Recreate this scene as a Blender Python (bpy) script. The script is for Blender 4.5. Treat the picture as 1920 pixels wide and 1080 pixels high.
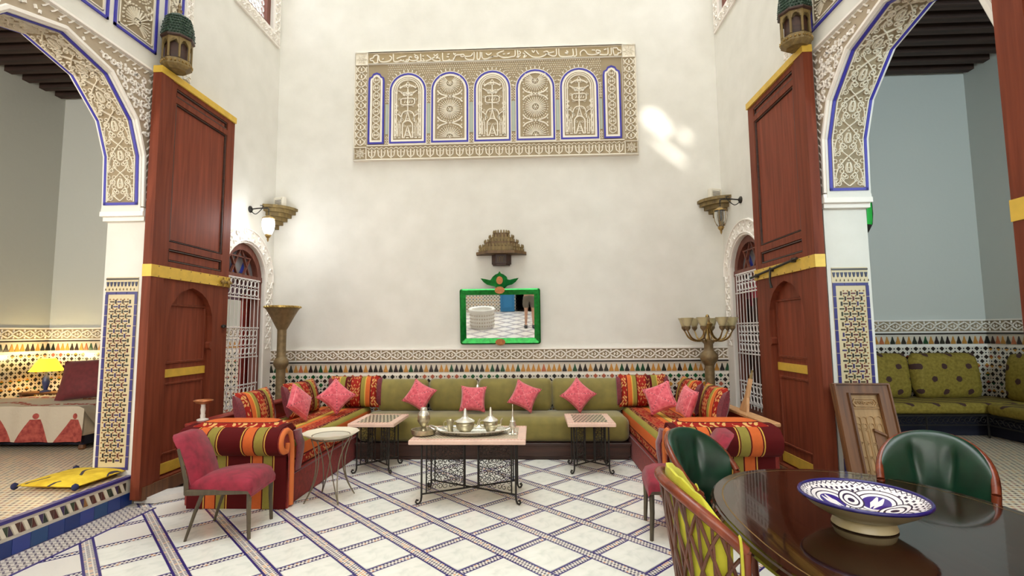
import bpy, bmesh, math, random, mathutils, mathutils.geometry
from mathutils import Vector, Matrix
for _o in list(bpy.data.objects):
    bpy.data.objects.remove(_o, do_unlink=True)
SC = bpy.context.scene
COL = SC.collection
PI = math.pi
R = math.radians
rnd = random.Random(7)

# ------------------------------------------------------------------ camera
def make_camera():
    yaw, pitch, roll = R(2.4), R(5.0), R(-0.5)
    cp, sp, cr, sr = math.cos(pitch), math.sin(pitch), math.cos(roll), math.sin(roll)
    F = Vector((0, cp, sp)); X = Vector((1, 0, 0)); U = Vector((0, -sp, cp))
    X, U = cr * X + sr * U, -sr * X + cr * U
    Z = Matrix.Rotation(yaw, 3, 'Z')
    F, X, U = Z @ F, Z @ X, Z @ U
    cd = bpy.data.cameras.new('camera')
    cd.sensor_width = 36.0
    cd.lens = 36.0 * 935 / 1920
    cd.clip_start = 0.02
    cam = bpy.data.objects.new('camera', cd)
    m = Matrix((X, U, -F)).transposed().to_4x4()
    m.translation = (0, 0, 1.55)
    cam.matrix_world = m
    COL.objects.link(cam)
    SC.camera = cam
make_camera()

# ------------------------------------------------------------------ world, sun, exposure
def make_light():
    w = bpy.data.worlds.new('sky'); SC.world = w
    w.use_nodes = True
    bg = w.node_tree.nodes['Background']
    bg.inputs[0].default_value = (0.92, 0.965, 1.0, 1)
    bg.inputs[1].default_value = 7.0
    sd = bpy.data.lights.new('sun', 'SUN')
    sd.energy = 7.0
    sd.angle = R(1.3)
    sd.color = (1.0, 0.95, 0.86)
    so = bpy.data.objects.new('sun', sd)
    d = Vector((0.0, 9.95, -3.65)).normalized()
    so.rotation_euler = d.to_track_quat('-Z', 'Y').to_euler()
    so.location = (0, -6, 12)
    COL.objects.link(so)
    # added fill light behind the viewpoint, flattens the shading
    ld = bpy.data.lights.new('front_fill', 'AREA'); ld.shape = 'RECTANGLE'
    ld.size, ld.size_y, ld.energy, ld.color = 5.6, 3.2, 200, (1.0, .97, .92)
    lo = bpy.data.objects.new('front_fill', ld); COL.objects.link(lo)
    lo.location = (-.53, -2.8, 3.4); lo.rotation_euler = (R(84), 0, 0)
    vs = SC.view_settings
    vs.view_transform = 'Standard'
    vs.look = 'None'
    vs.gamma = 1.0
    vs.use_curve_mapping = False
    vs.exposure = -0.08
    SC.display_settings.display_device = 'sRGB'
    cy = SC.cycles
    cy.use_denoising = True
    cy.max_bounces = 10
    cy.diffuse_bounces = 6
    cy.glossy_bounces = 4
    cy.transmission_bounces = 6
    cy.transparent_max_bounces = 8
    cy.sample_clamp_indirect = 8.0
    cy.caustics_reflective = False
    cy.caustics_refractive = False
make_light()

# ------------------------------------------------------------------ node maths helpers
def lin(c):
    c = c / 255.0
    return c / 12.92 if c <= 0.04045 else ((c + 0.055) / 1.055) ** 2.4
def C(r, g, b):
    return (lin(r), lin(g), lin(b), 1.0)

class E:
    """a node socket with arithmetic"""
    def __init__(s, nt, sock): s.nt = nt; s.s = sock
    def m(s, op, *a):
        n = s.nt.nodes.new('ShaderNodeMath'); n.operation = op
        for i, v in enumerate((s,) + a):
            if isinstance(v, E): s.nt.links.new(v.s, n.inputs[i])
            else: n.inputs[i].default_value = v
        return E(s.nt, n.outputs[0])
    def __add__(s, o): return s.m('ADD', o)
    __radd__ = __add__
    def __sub__(s, o): return s.m('SUBTRACT', o)
    def __rsub__(s, o): return (s * -1) + o
    def __mul__(s, o): return s.m('MULTIPLY', o)
    __rmul__ = __mul__
    def __truediv__(s, o): return s.m('DIVIDE', o)
    def __neg__(s): return s * -1
    def frac(s): return s.m('FRACT')
    def floor(s): return s.m('FLOOR')
    def abs(s): return s.m('ABSOLUTE')
    def sin(s): return s.m('SINE')
    def sqrt(s): return s.m('SQRT')
    def gt(s, o): return s.m('GREATER_THAN', o)
    def lt(s, o): return s.m('LESS_THAN', o)
    def max(s, o): return s.m('MAXIMUM', o)
    def min(s, o): return s.m('MINIMUM', o)
    def atan2(s, o): return s.m('ARCTAN2', o)
    def inv(s): return 1.0 - s

class Mat:
    def __init__(s, name, col=(0.8, 0.8, 0.8, 1), rough=0.6, metal=0.0, **kw):
        s.m = bpy.data.materials.new(name); s.m.use_nodes = True
        s.nt = s.m.node_tree
        s.b = s.nt.nodes['Principled BSDF']
        s.b.inputs['Base Color'].default_value = col
        s.b.inputs['Roughness'].default_value = rough
        s.b.inputs['Metallic'].default_value = metal
        for k, v in kw.items():
            s.b.inputs[k.replace('_', ' ')].default_value = v
    def xyz(s, kind='Object'):
        t = s.nt.nodes.new('ShaderNodeTexCoord')
        p = s.nt.nodes.new('ShaderNodeSeparateXYZ')
        s.nt.links.new(t.outputs[kind], p.inputs[0])
        return [E(s.nt, o) for o in p.outputs]
    def world(s):
        t = s.nt.nodes.new('ShaderNodeNewGeometry')
        p = s.nt.nodes.new('ShaderNodeSeparateXYZ')
        s.nt.links.new(t.outputs['Position'], p.inputs[0])
        return [E(s.nt, o) for o in p.outputs]
    def vec(s, x, y, z=0.0):
        n = s.nt.nodes.new('ShaderNodeCombineXYZ')
        for i, v in enumerate((x, y, z)):
            if isinstance(v, E): s.nt.links.new(v.s, n.inputs[i])
            else: n.inputs[i].default_value = v
        return n.outputs[0]
    def noise(s, scale, detail=3, vec=None, kind='Object', dist=0.0):
        n = s.nt.nodes.new('ShaderNodeTexNoise')
        n.inputs['Scale'].default_value = scale
        n.inputs['Detail'].default_value = detail
        n.inputs['Distortion'].default_value = dist
        if vec is None:
            t = s.nt.nodes.new('ShaderNodeTexCoord'); vec = t.outputs[kind]
        s.nt.links.new(vec, n.inputs['Vector'])
        return E(s.nt, n.outputs[0])
    def rand(s, vec):
        n = s.nt.nodes.new('ShaderNodeTexWhiteNoise'); n.noise_dimensions = '3D'
        s.nt.links.new(vec, n.inputs['Vector'])
        return E(s.nt, n.outputs[0])
    def ramp(s, fac, stops, const=False):
        n = s.nt.nodes.new('ShaderNodeValToRGB')
        cr = n.color_ramp
        cr.interpolation = 'CONSTANT' if const else 'LINEAR'
        while len(cr.elements) > 1: cr.elements.remove(cr.elements[0])
        cr.elements[0].position = stops[0][0]; cr.elements[0].color = stops[0][1]
        for p, c in stops[1:]:
            e = cr.elements.new(p); e.color = c
        s.nt.links.new(fac.s, n.inputs[0])
        return n.outputs[0]
    def mix(s, fac, a, b):
        n = s.nt.nodes.new('ShaderNodeMix'); n.data_type = 'RGBA'
        if isinstance(fac, E): s.nt.links.new(fac.s, n.inputs[0])
        else: n.inputs[0].default_value = fac
        for i, v in ((6, a), (7, b)):
            if isinstance(v, tuple): n.inputs[i].default_value = v
            else: s.nt.links.new(v, n.inputs[i])
        return n.outputs[2]
    def col(s, sock):
        s.nt.links.new(sock, s.b.inputs['Base Color']); return s
    def objcol(s):
        n = s.nt.nodes.new('ShaderNodeObjectInfo'); return n.outputs['Color']
    def attr(s, name='Col'):
        n = s.nt.nodes.new('ShaderNodeVertexColor'); n.layer_name = name; return n.outputs['Color']
    def bump(s, h, strength=0.3, dist=0.01):
        n = s.nt.nodes.new('ShaderNodeBump')
        n.inputs['Strength'].default_value = strength
        n.inputs['Distance'].default_value = dist
        s.nt.links.new(h.s, n.inputs['Height'])
        s.nt.links.new(n.outputs[0], s.b.inputs['Normal']); return s
    def mott(s, col, amt=0.12, scale=8.0, detail=4):
        """mottled colour"""
        n = s.noise(scale, detail)
        dk = tuple(v * (1 - amt) for v in col[:3]) + (1,)
        lt = tuple(min(1, v * (1 + amt)) for v in col[:3]) + (1,)
        s.col(s.ramp(n, [(0.3, dk), (0.7, lt)])); return s

# ------------------------------------------------------------------ mesh helpers
class MB:
    def __init__(s):
        s.bm = bmesh.new(); s.c = None
    def color(s, c):
        s.c = c; return s
    def _paint(s, faces):
        if s.c is None: return
        L = s.bm.loops.layers.float_color.get('Col') or s.bm.loops.layers.float_color.new('Col')
        for f in faces:
            for l in f.loops: l[L] = s.c
    def face(s, pts):
        f = s.bm.faces.new([s.bm.verts.new(p) for p in pts]); s._paint([f]); return f
    def box(s, x0, x1, y0, y1, z0, z1, mat=None):
        P = [(x0, y0, z0), (x1, y0, z0), (x1, y1, z0), (x0, y1, z0), (x0, y0, z1), (x1, y0, z1), (x1, y1, z1), (x0, y1, z1)]
        if mat: P = [mat(*p) for p in P]
        v = [s.bm.verts.new(p) for p in P]
        fs = [s.bm.faces.new([v[i] for i in f]) for f in ((0, 3, 2, 1), (4, 5, 6, 7), (0, 1, 5, 4), (1, 2, 6, 5), (2, 3, 7, 6), (3, 0, 4, 7))]
        s._paint(fs); return s
    def rbox(s, x0, x1, y0, y1, z0, z1, r=0.02, seg=2, M=None):
        g = bmesh.ops.create_cube(s.bm, size=1)
        vs = g['verts']
        for v in vs:
            v.co = Vector((x0 + (v.co.x + .5) * (x1 - x0), y0 + (v.co.y + .5) * (y1 - y0), z0 + (v.co.z + .5) * (z1 - z0)))
        es = list({e for v in vs for e in v.link_edges})
        r = min(r, abs(x1 - x0) * .49, abs(y1 - y0) * .49, abs(z1 - z0) * .49)
        o = bmesh.ops.bevel(s.bm, geom=es, offset=r, segments=seg, affect='EDGES', profile=0.5, clamp_overlap=True)
        allv = set(o['verts'])
        for f in o['faces']: allv.update(f.verts)
        fs = {f for v in allv for f in v.link_faces}
        for f in fs: allv.update(f.verts)
        if M:
            for v in allv: v.co = M @ v.co
        s._paint(fs); return s
    def loft(s, rings, close=True, cap=True):
        prev = None; fs = []
        rr = [[s.bm.verts.new(p) for p in ring] for ring in rings]
        for a, b in zip(rr, rr[1:]):
            n = len(a)
            for i in range(n if close else n - 1):
                j = (i + 1) % n
                try: fs.append(s.bm.faces.new([a[i], a[j], b[j], b[i]]))
                except ValueError: pass
        if cap and close:
            for ring in (rr[0][::-1], rr[-1]):
                try: fs.append(s.bm.faces.new(ring))
                except ValueError: pass
        s._paint(fs); return s
    def lathe(s, prof, cx=0, cy=0, cz=0, n=20, M=None, cap=True, a0=0.0, a1=2 * PI):
        full = abs(a1 - a0 - 2 * PI) < 1e-6
        rings = []
        for r, z in prof:
            r = max(r, 1e-4)
            ring = [Vector((r * math.cos(a0 + (a1 - a0) * i / n), r * math.sin(a0 + (a1 - a0) * i / n), z)) for i in range(n if full else n + 1)]
            if M: ring = [M @ p for p in ring]
            rings.append([p + Vector((cx, cy, cz)) for p in ring])
        return s.loft(rings, close=full, cap=cap)
    def tube(s, pts, r, n=6, closed=False, flat=None):
        pts = [Vector(p) for p in pts]
        N = len(pts)
        if N < 2: return s
        rings = []; up = None
        for i, p in enumerate(pts):
            if closed: t = pts[(i + 1) % N] - pts[i - 1]
            else: t = pts[min(i + 1, N - 1)] - pts[max(i - 1, 0)]
            if t.length < 1e-9: t = Vector((0, 0, 1))
            t.normalize()
            if up is None:
                up = Vector((0, 0, 1)) if abs(t.z) < 0.9 else Vector((1, 0, 0))
            x = up - t * up.dot(t)
            if x.length < 1e-6: x = Vector((1, 0, 0)) - t * t.x
            x.normalize(); up = x
            y = t.cross(x)
            rr = r[i] if isinstance(r, (list, tuple)) else r
            f = flat or 1.0
            rings.append([p + x * rr * math.cos(2 * PI * k / n) + y * rr * f * math.sin(2 * PI * k / n) for k in range(n)])
        if closed: rings.append(rings[0])
        return s.loft(rings, cap=not closed)
    def prism(s, poly, mp, h0, h1):
        """poly 2D extruded between h0 and h1 through map mp(u, v, h)"""
        a = [s.bm.verts.new(mp(u, v, h0)) for u, v in poly]
        b = [s.bm.verts.new(mp(u, v, h1)) for u, v in poly]
        n = len(poly); fs = []
        for i in range(n):
            j = (i + 1) % n
            fs.append(s.bm.faces.new([a[i], a[j], b[j], b[i]]))
        fs.append(s.bm.faces.new(a[::-1])); fs.append(s.bm.faces.new(b))
        if n > 4:
            bmesh.ops.triangulate(s.bm, faces=fs[-2:])
            s._paint([f for v in a + b for f in v.link_faces])
        else: s._paint(fs)
        return s
    def slab(s, outer, holes, mp, h0, h1):
        """polygon with holes, extruded"""
        loops = [outer] + holes
        co, ed = [], []
        for loop in loops:
            k = len(co); co += [Vector(p) for p in loop]
            ed += [(k + i, k + (i + 1) % len(loop)) for i in range(len(loop))]
        V2, _, T, *_r = mathutils.geometry.delaunay_2d_cdt(co, ed, [], 0, 1e-6)
        def inside(x, y):
            c = False
            for loop in loops:
                for (xa, ya), (xb, yb) in zip(loop, loop[1:] + loop[:1]):
                    if (ya > y) != (yb > y) and x < (xb - xa) * (y - ya) / (yb - ya) + xa: c = not c
            return c
        T = [t for t in T if inside(sum(V2[i].x for i in t) / 3, sum(V2[i].y for i in t) / 3)]
        fs = []
        for h in (h0, h1):
            vm = [s.bm.verts.new(mp(v.x, v.y, h)) for v in V2]
            for t in T: fs.append(s.bm.faces.new([vm[i] for i in t]))
        for loop in [outer] + holes:
            n = len(loop)
            for i in range(n):
                (u0, v0), (u1, v1) = loop[i], loop[(i + 1) % n]
                fs.append(s.bm.faces.new([s.bm.verts.new(mp(*p)) for p in ((u0, v0, h0), (u1, v1, h0), (u1, v1, h1), (u0, v0, h1))]))
        bmesh.ops.remove_doubles(s.bm, verts=s.bm.verts, dist=1e-5)
        s._paint([f for f in s.bm.faces])
        return s
    def ribbon(s, pts, w, h, mp, closed=False, top=0.55):
        """a raised carved ridge along a flat line"""
        n = len(pts)
        w *= getattr(s, 'k', 1.0)
        if n < 2: return s
        rows = []
        for i in range(n):
            if closed: a, b = pts[i - 1], pts[(i + 1) % n]
            else: a, b = pts[max(i - 1, 0)], pts[min(i + 1, n - 1)]
            dx, dy = b[0] - a[0], b[1] - a[1]
            L = math.hypot(dx, dy) or 1.0
            nx, ny = -dy / L * w / 2, dx / L * w / 2
            u, v = pts[i]
            rows.append([s.bm.verts.new(mp(u + nx * k, v + ny * k, hh)) for k, hh in ((1, 0), (top, h), (-top, h), (-1, 0))])
        fs = []
        for i in range(n if closed else n - 1):
            a, b = rows[i], rows[(i + 1) % n]
            for k in range(3):
                fs.append(s.bm.faces.new([a[k], a[k + 1], b[k + 1], b[k]]))
        s._paint(fs); return s
    def dot(s, u, v, r, h, mp, n=6):
        b = [s.bm.verts.new(mp(u + r * math.cos(2 * PI * i / n), v + r * math.sin(2 * PI * i / n), 0)) for i in range(n)]
        t = [s.bm.verts.new(mp(u + .6 * r * math.cos(2 * PI * i / n), v + .6 * r * math.sin(2 * PI * i / n), h)) for i in range(n)]
        fs = [s.bm.faces.new([b[i], b[(i + 1) % n], t[(i + 1) % n], t[i]]) for i in range(n)] + [s.bm.faces.new(t)]
        s._paint(fs); return s
    def build(s, name, mat, parent=None, smooth=None, sub=0, **props):
        bm = s.bm
        bmesh.ops.recalc_face_normals(bm, faces=bm.faces)
        me = bpy.data.meshes.new(name)
        bm.to_mesh(me); bm.free()
        if mat is not None: me.materials.append(mat.m if isinstance(mat, Mat) else mat)
        if smooth is not None:
            for p in me.polygons: p.use_smooth = True
            if smooth < 180: me.set_sharp_from_angle(angle=R(smooth))
        return link(name, me, parent, sub, **props)

def link(name, me, parent=None, sub=0, **props):
    o = bpy.data.objects.new(name, me)
    COL.objects.link(o)
    if parent is not None: o.parent = parent
    if sub:
        md = o.modifiers.new('sub', 'SUBSURF'); md.levels = sub; md.render_levels = sub
    for k, v in props.items(): o[k] = v
    return o

def thing(name, label, cat, loc=(0, 0, 0), rz=0.0, group=None, kind=None):
    o = bpy.data.objects.new(name, None); COL.objects.link(o)
    o.location = loc; o.rotation_euler = (0, 0, rz); o.empty_display_size = 0.1
    return tag(o, label, cat, group, kind)
def tag(o, label=None, cat=None, group=None, kind=None):
    if label: o['label'] = label
    if cat: o['category'] = cat
    if group: o['group'] = group
    if kind: o['kind'] = kind
    return o
def dup(o, parent=None):
    c = o.copy(); COL.objects.link(c)
    if parent is not None: c.parent = parent
    for ch in list(o.children): dup(ch, c)
    return c
def place(o, loc, rz=0.0):
    o.location = loc; o.rotation_euler = (0, 0, rz); return o

def arc(cx, cy, r, a0, a1, n=10, ry=None):
    ry = r if ry is None else ry
    return [(cx + r * math.cos(R(a0 + (a1 - a0) * i / n)), cy + ry * math.sin(R(a0 + (a1 - a0) * i / n))) for i in range(n + 1)]
def spiral(cx, cy, r0, r1, a0, turns, n=14):
    return [(cx + (r0 + (r1 - r0) * i / n) * math.cos(R(a0 + 360 * turns * i / n)), cy + (r0 + (r1 - r0) * i / n) * math.sin(R(a0 + 360 * turns * i / n))) for i in range(n + 1)]
def bez(p0, p1, p2, p3, n=8):
    out = []
    for i in range(n + 1):
        t = i / n; q = 1 - t
        out.append(tuple(q ** 3 * p0[k] + 3 * q * q * t * p1[k] + 3 * q * t * t * p2[k] + t ** 3 * p3[k] for k in range(len(p0))))
    return out
def cat(pts, n=4):
    """Catmull-Rom through points"""
    if len(pts) < 3: return pts
    P = [pts[0]] + list(pts) + [pts[-1]]
    out = []
    for i in range(1, len(P) - 2):
        for k in range(n):
            t = k / n
            out.append(tuple(0.5 * (2 * P[i][d] + (P[i + 1][d] - P[i - 1][d]) * t + (2 * P[i - 1][d] - 5 * P[i][d] + 4 * P[i + 1][d] - P[i + 2][d]) * t * t + (3 * P[i][d] - P[i - 1][d] - 3 * P[i + 1][d] + P[i + 2][d]) * t ** 3) for d in range(len(P[0]))))
    out.append(tuple(pts[-1]))
    return out

# ------------------------------------------------------------------ room measures
XL, XR, YB, YF = -3.72, 2.65, 6.95, -3.0   # courtyard walls
WT = 0.38                                   # wall thickness at the arches
HF = 0.26                                   # floor of the side rooms
HT = 16.0                                    # top of the courtyard walls
AC, AH = 3.65, 0.85                         # arch centre and half width
def mapB(u, v, h): return (u, YB - h, v)            # back wall: u = x
def mapL(u, v, h): return (XL + h, u, v)            # left wall: u = y
def mapR(u, v, h): return (XR - h, u, v)            # right wall
# ------------------------------------------------------------------ materials
WHITE = C(232, 226, 215)
plaster = Mat('plaster', WHITE, 0.75)
_n = plaster.noise(3.0, 5, kind='Object')
plaster.col(plaster.ramp(_n, [(0.3, C(217, 214, 205)), (0.7, C(227, 224, 216))]))
plaster.bump(plaster.noise(30, 5), 0.12, 0.006)
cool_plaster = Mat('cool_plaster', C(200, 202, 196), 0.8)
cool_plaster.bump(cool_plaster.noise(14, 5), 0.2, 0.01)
stucco = Mat('stucco', C(226, 217, 198), 0.7)                   # carved ridges
stucco_bright = Mat('stucco_bright', C(238, 231, 216), 0.7)
stucco_white = Mat('stucco_white', C(240, 234, 226), 0.7)
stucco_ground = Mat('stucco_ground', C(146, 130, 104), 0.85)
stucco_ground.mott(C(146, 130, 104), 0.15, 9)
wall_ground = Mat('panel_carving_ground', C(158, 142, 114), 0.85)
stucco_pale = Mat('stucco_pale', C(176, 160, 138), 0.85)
script_tan = Mat('script_tan', C(166, 148, 114), 0.85)  # darker tan ground behind the raised script
blue_paint = Mat('blue_paint', C(56, 52, 158), 0.5)
green_paint = Mat('pale_green_paint', C(170, 178, 165), 0.7)
marble = Mat('marble', C(226, 226, 216), 0.22)
_n = marble.noise(5, 6, kind='Object', dist=1.5)
marble.col(marble.ramp(_n, [(0.25, C(214, 218, 208)), (0.5, C(240, 240, 230)), (0.8, C(247, 246, 238))]))
glazed = Mat('glazed_tile', C(200, 200, 200), 0.25)
glazed.col(glazed.objcol())
glazed_v = Mat('glazed_pieces', C(200, 200, 200), 0.3)
glazed_v.col(glazed_v.attr())

def floor_mosaic():
    m = Mat('floor_mosaic', C(215, 208, 196), 0.3)
    x, y, z = m.world()
    s = 0.42872
    u = ((x - 0.08595) * 0.70711 - (y - 3.93824) * 0.70711)      # along down-right
    v = ((x - 0.08595) * -0.70711 - (y - 3.93824) * 0.70711)     # along down-left
    white, blue, blk, org = C(232, 226, 216), C(48, 40, 116), C(50, 42, 74), C(214, 150, 88)
    def band(a, b, w, rows):
        # distance from the band's middle across (a) ; b runs along
        d = ((a / s + 0.5).frac() - 0.5) * s
        e = d.abs()
        inside = e.lt(w / 2)
        line = e.gt(w / 2 - 0.016) * inside
        p = 0.026
        row = (d / p + 0.5 * rows).floor()
        ck = ((b / p + row * 0.5).frac()).lt(0.5) * e.lt(w / 2 - 0.016) * (((d / p + 0.5 * rows).frac() - 0.5).abs().lt(0.36))
        r = m.rand(m.vec((b / p).floor(), row, (a / s + 0.5).floor()))
        c = m.mix(ck, white, m.mix(r.gt(0.82), blk, org))
        c = m.mix(line, c, blue)
        return inside, c
    iu, cu = band(v, u, 0.094, 3)
    iv, cv = band(u, v, 0.074, 2)
    c = m.mix(iv, white, cv)
    c = m.mix(iu, c, cu)
    m.col(c)
    return m
mosaic_floor = floor_mosaic()

def zellige(name, u_axis, u0=0.0, v0=0.884, p=0.112, tone=(1, 1, 1)):
    m = Mat(name, C(220, 212, 198), 0.25)
    q = m.world()
    u = (q[u_axis] - u0) / p
    v = (q[2] - v0) / p
    def dia(du, dv, size):
        a = ((u + du).frac() - 0.5).abs(); b = ((v + dv).frac() - 0.5).abs()
        return (a + b).lt(size)
    ids = m.rand(m.vec(u.floor(), (v * 2).floor(), 3.0))
    cid = m.rand(m.vec((u / 5).floor(), (v * 2).floor(), 9.0))
    cols = m.ramp(cid, [(0, C(42, 34, 30)), (0.34, C(28, 78, 46)), (0.52, C(196, 140, 56)), (0.68, C(164, 84, 62)), (0.82, C(36, 34, 30))], True)
    white = C(222, 214, 200)
    c = m.mix(dia(0.0, 0.0, 0.29), white, cols)
    c = m.mix(dia(0.5, 0.5, 0.27), c, C(44, 36, 32))
    c = m.mix(dia(0.5, 0.0, 0.11).max(dia(0.0, 0.5, 0.11)), c, C(38, 34, 44))
    m.col(c)
    return m
zel_x = zellige('zellige_x', 0)
zel_y = zellige('zellige_y', 1)

weave = Mat('weave_mosaic', C(214, 200, 176), 0.35)              # floors of the side rooms
_x, _y, _z = weave.world()
_a = (_x / 0.05 + (_y / 0.05).floor() * 0.5).frac(); _b = (_y / 0.05).frac()
_d = weave.rand(weave.vec((_x / 0.05 + (_y / 0.05).floor() * 0.5).floor(), (_y / 0.05).floor(), 1.0))
weave.col(weave.mix(_a.lt(0.5) * (_b - 0.5).abs().lt(0.28), C(220, 206, 182), weave.ramp(_d, [(0, C(96, 78, 74)), (0.5, C(150, 96, 84)), (0.8, C(190, 140, 90))], True)))
chev = Mat('chevron_mosaic', C(214, 204, 190), 0.35)
_x, _y, _z = chev.world()
_t = (_y / 0.045 + ((_x / 0.06).frac() - 0.5).abs() * 1.4).frac()
chev.col(chev.mix(_t.lt(0.38), C(218, 208, 194), C(120, 110, 118)))

def wood(name, c0, c1, rough=0.42, scale=1.0, axis=2):
    m = Mat(name, c0, rough)
    x, y, z = m.xyz()
    a = [x * 14, y * 14, z * 14]; a[axis] = a[axis] * 0.06
    n = m.noise(1.6 * scale, 5, vec=m.vec(*a), dist=0.6)
    m.col(m.ramp(n, [(0.28, c0), (0.72, c1)]))
    m.bump(n, 0.15, 0.004)
    return m
door_wood = wood('red_door_wood', C(98, 44, 26), C(128, 62, 40), 0.6)
door_panel_wood = wood('door_panel_wood', C(106, 48, 30), C(138, 68, 46), 0.58)
for _m in (door_wood, door_panel_wood): _m.b.inputs['Specular IOR Level'].default_value = 0.22
dark_wood = wood('dark_wood', C(44, 26, 20), C(74, 44, 32), 0.5, axis=0)
beam_wood = wood('beam_wood', C(38, 24, 18), C(68, 44, 34), 0.7, axis=0)
red_wood = wood('red_wood', C(118, 30, 24), C(150, 48, 36), 0.4, axis=1)
frame_brown = wood('frame_brown', C(92, 44, 34), C(128, 74, 58), 0.55)
mahogany = wood('mahogany', C(30, 14, 8), C(50, 24, 14), 0.09, 0.8, axis=1)
mahogany.b.inputs['Coat Weight'].default_value = 0.6
mahogany.b.inputs['Coat Roughness'].default_value = 0.03
cane_wood = wood('cane_wood', C(92, 40, 24), C(138, 66, 40), 0.25)
cane_dark = wood('cane_dark', C(70, 38, 26), C(112, 66, 46), 0.35)
grey_wood = wood('grey_wood', C(70, 60, 46), C(98, 86, 66), 0.5)
carved_dark = wood('carved_dark_wood', C(80, 58, 36), C(118, 90, 54), 0.6)
carved_wood = wood('carved_wood', C(96, 78, 44), C(140, 118, 70), 0.6)
old_wood = wood('old_wood', C(74, 44, 24), C(122, 78, 42), 0.55)
pale_wood = wood('pale_wood', C(176, 128, 84), C(206, 160, 112), 0.5)
gold_paint = Mat('gold_band', C(214, 176, 66), 0.42, 0.15)
gold_paint.mott(C(214, 176, 66), 0.1, 12)
brass = Mat('brass', C(150, 122, 70), 0.38, 0.8); brass.mott(C(156, 128, 76), 0.2, 18)
bronze = Mat('bronze', C(128, 110, 78), 0.5, 0.35); bronze.mott(C(128, 108, 76), 0.22, 20)
pewter = Mat('pewter', C(196, 186, 160), 0.28, 0.85)
pewter.mott(C(190, 180, 152), 0.22, 30)
silver = Mat('silver', C(226, 222, 208), 0.25, 0.7)
iron = Mat('black_iron', C(44, 40, 36), 0.5, 0.4)
grey_wire = Mat('grey_wire', C(126, 116, 98), 0.4, 0.6)
white_iron = Mat('white_iron', C(220, 216, 214), 0.45)
cream_plastic = Mat('cream_plastic', C(222, 216, 200), 0.5)
stone_white = Mat('white_stone', C(226, 222, 214), 0.4); stone_white.mott(C(222, 218, 210), 0.06, 5)
terracotta = Mat('pink_terracotta', C(228, 194, 176), 0.5); terracotta.mott(C(228, 194, 176), 0.08, 10)

def velvet(name, c, amt=0.18, scale=7, rough=0.75, sheen=0.35):
    m = Mat(name, c, rough)
    m.b.inputs['Sheen Weight'].default_value = sheen
    m.mott(c, amt, scale, 5)
    m.bump(m.noise(180, 2), 0.12, 0.003)
    return m
green_velvet = velvet('green_velvet', C(128, 116, 54))
pink_velvet = velvet('pink_velvet', C(142, 28, 50), 0.3, 16, sheen=0.12)
maroon_cloth = velvet('maroon_cloth', C(104, 34, 38), 0.2, 20, sheen=0.1)
fringe_cloth = velvet('fringe_cloth', C(108, 28, 40), 0.3, 60)
skirt_red = velvet('skirt_red', C(138, 34, 24), 0.3, 24, sheen=0.08)
yellow_cloth = velvet('yellow_cloth', C(204, 200, 52), 0.14, 10, sheen=0.1)
green_leather = Mat('green_leather', C(16, 50, 34), 0.34)
green_leather.mott(C(17, 52, 35), 0.3, 12); green_leather.b.inputs['Coat Weight'].default_value = 0.1

MAROON, ORANGE, OLIVE, REDI, CREAM, GOLDY = C(88, 12, 14), C(218, 108, 52), C(154, 142, 66), C(160, 36, 26), C(232, 178, 108), C(222, 178, 80)
def stripes(name, f, lst, sq=70.0):
    """lst: (width, colour, ikat?) ; f(x,y,z) -> (t across in metres, s along)"""
    m = Mat(name, lst[0][1], 0.8)
    m.b.inputs['Specular IOR Level'].default_value = 0.2
    t, s = f(*m.xyz())
    tot = sum(l[0] for l in lst)
    k = (t / tot).frac()
    a = 0.0; st = []; mk = []
    for w, c, ik in lst:
        st.append((a / tot, c)); mk.append((a / tot, (ik, ik, ik, 1))); a += w
    base = m.ramp(k, st, True)
    msk = m.nt.nodes.new('ShaderNodeRGBToBW'); m.nt.links.new(m.ramp(k, mk, True), msk.inputs[0])
    msk = E(m.nt, msk.outputs[0])
    sqg = ((s * sq + (t * sq * 1.3).sin() * 1.8).sin() * ((t * sq * 1.1 + (s * sq * 0.7).sin() * 1.5).sin())).gt(0.22)
    c = m.mix(sqg * msk, base, CREAM)
    nz = m.noise(40, 3)
    c2 = m.mix(nz * 0.22, c, C(70, 14, 10))
    m.col(c2)
    m.bump(m.noise(160, 2), 0.15, 0.003)
    return m
arm_fabric = stripes('arm_stripes', lambda x, y, z: (x + 2.0, z * 1.0 + y), [(0.085, ORANGE, 0), (0.012, MAROON, 0), (0.08, OLIVE, 0), (0.01, MAROON, 0), (0.01, GOLDY, 0), (0.205, MAROON, 0), (0.01, GOLDY, 0), (0.012, MAROON, 0)])
pad_fabric = stripes('pad_stripes', lambda x, y, z: (0.8 - z, x + y * .3), [(0.042, ORANGE, 0), (0.005, MAROON, 0), (0.07, REDI, 1.0), (0.2, MAROON, 0)], 68)
cush_fabric = stripes('cushion_stripes', lambda x, y, z: (x + 0.5, z), [(0.03, MAROON, 0), (0.07, OLIVE, 0), (0.012, GOLDY, 0), (0.16, REDI, 0.8), (0.012, MAROON, 0), (0.055, ORANGE, 0), (0.012, GOLDY, 0), (0.05, OLIVE, 0), (0.012, MAROON, 0), (0.12, REDI, 0.6), (0.05, MAROON, 0.5)], 80)
seat_fabric = stripes('seat_stripes', lambda x, y, z: (x - z + 2.0, y), [(0.09, OLIVE, 0), (0.11, ORANGE, 0), (0.015, MAROON, 0), (0.14, REDI, 0.55), (0.012, MAROON, 0), (0.06, GOLDY, 0), (0.02, OLIVE, 0), (0.06, ORANGE, 0), (0.14, REDI, 0.3), (0.05, MAROON, 0.4)], 60)

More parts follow.
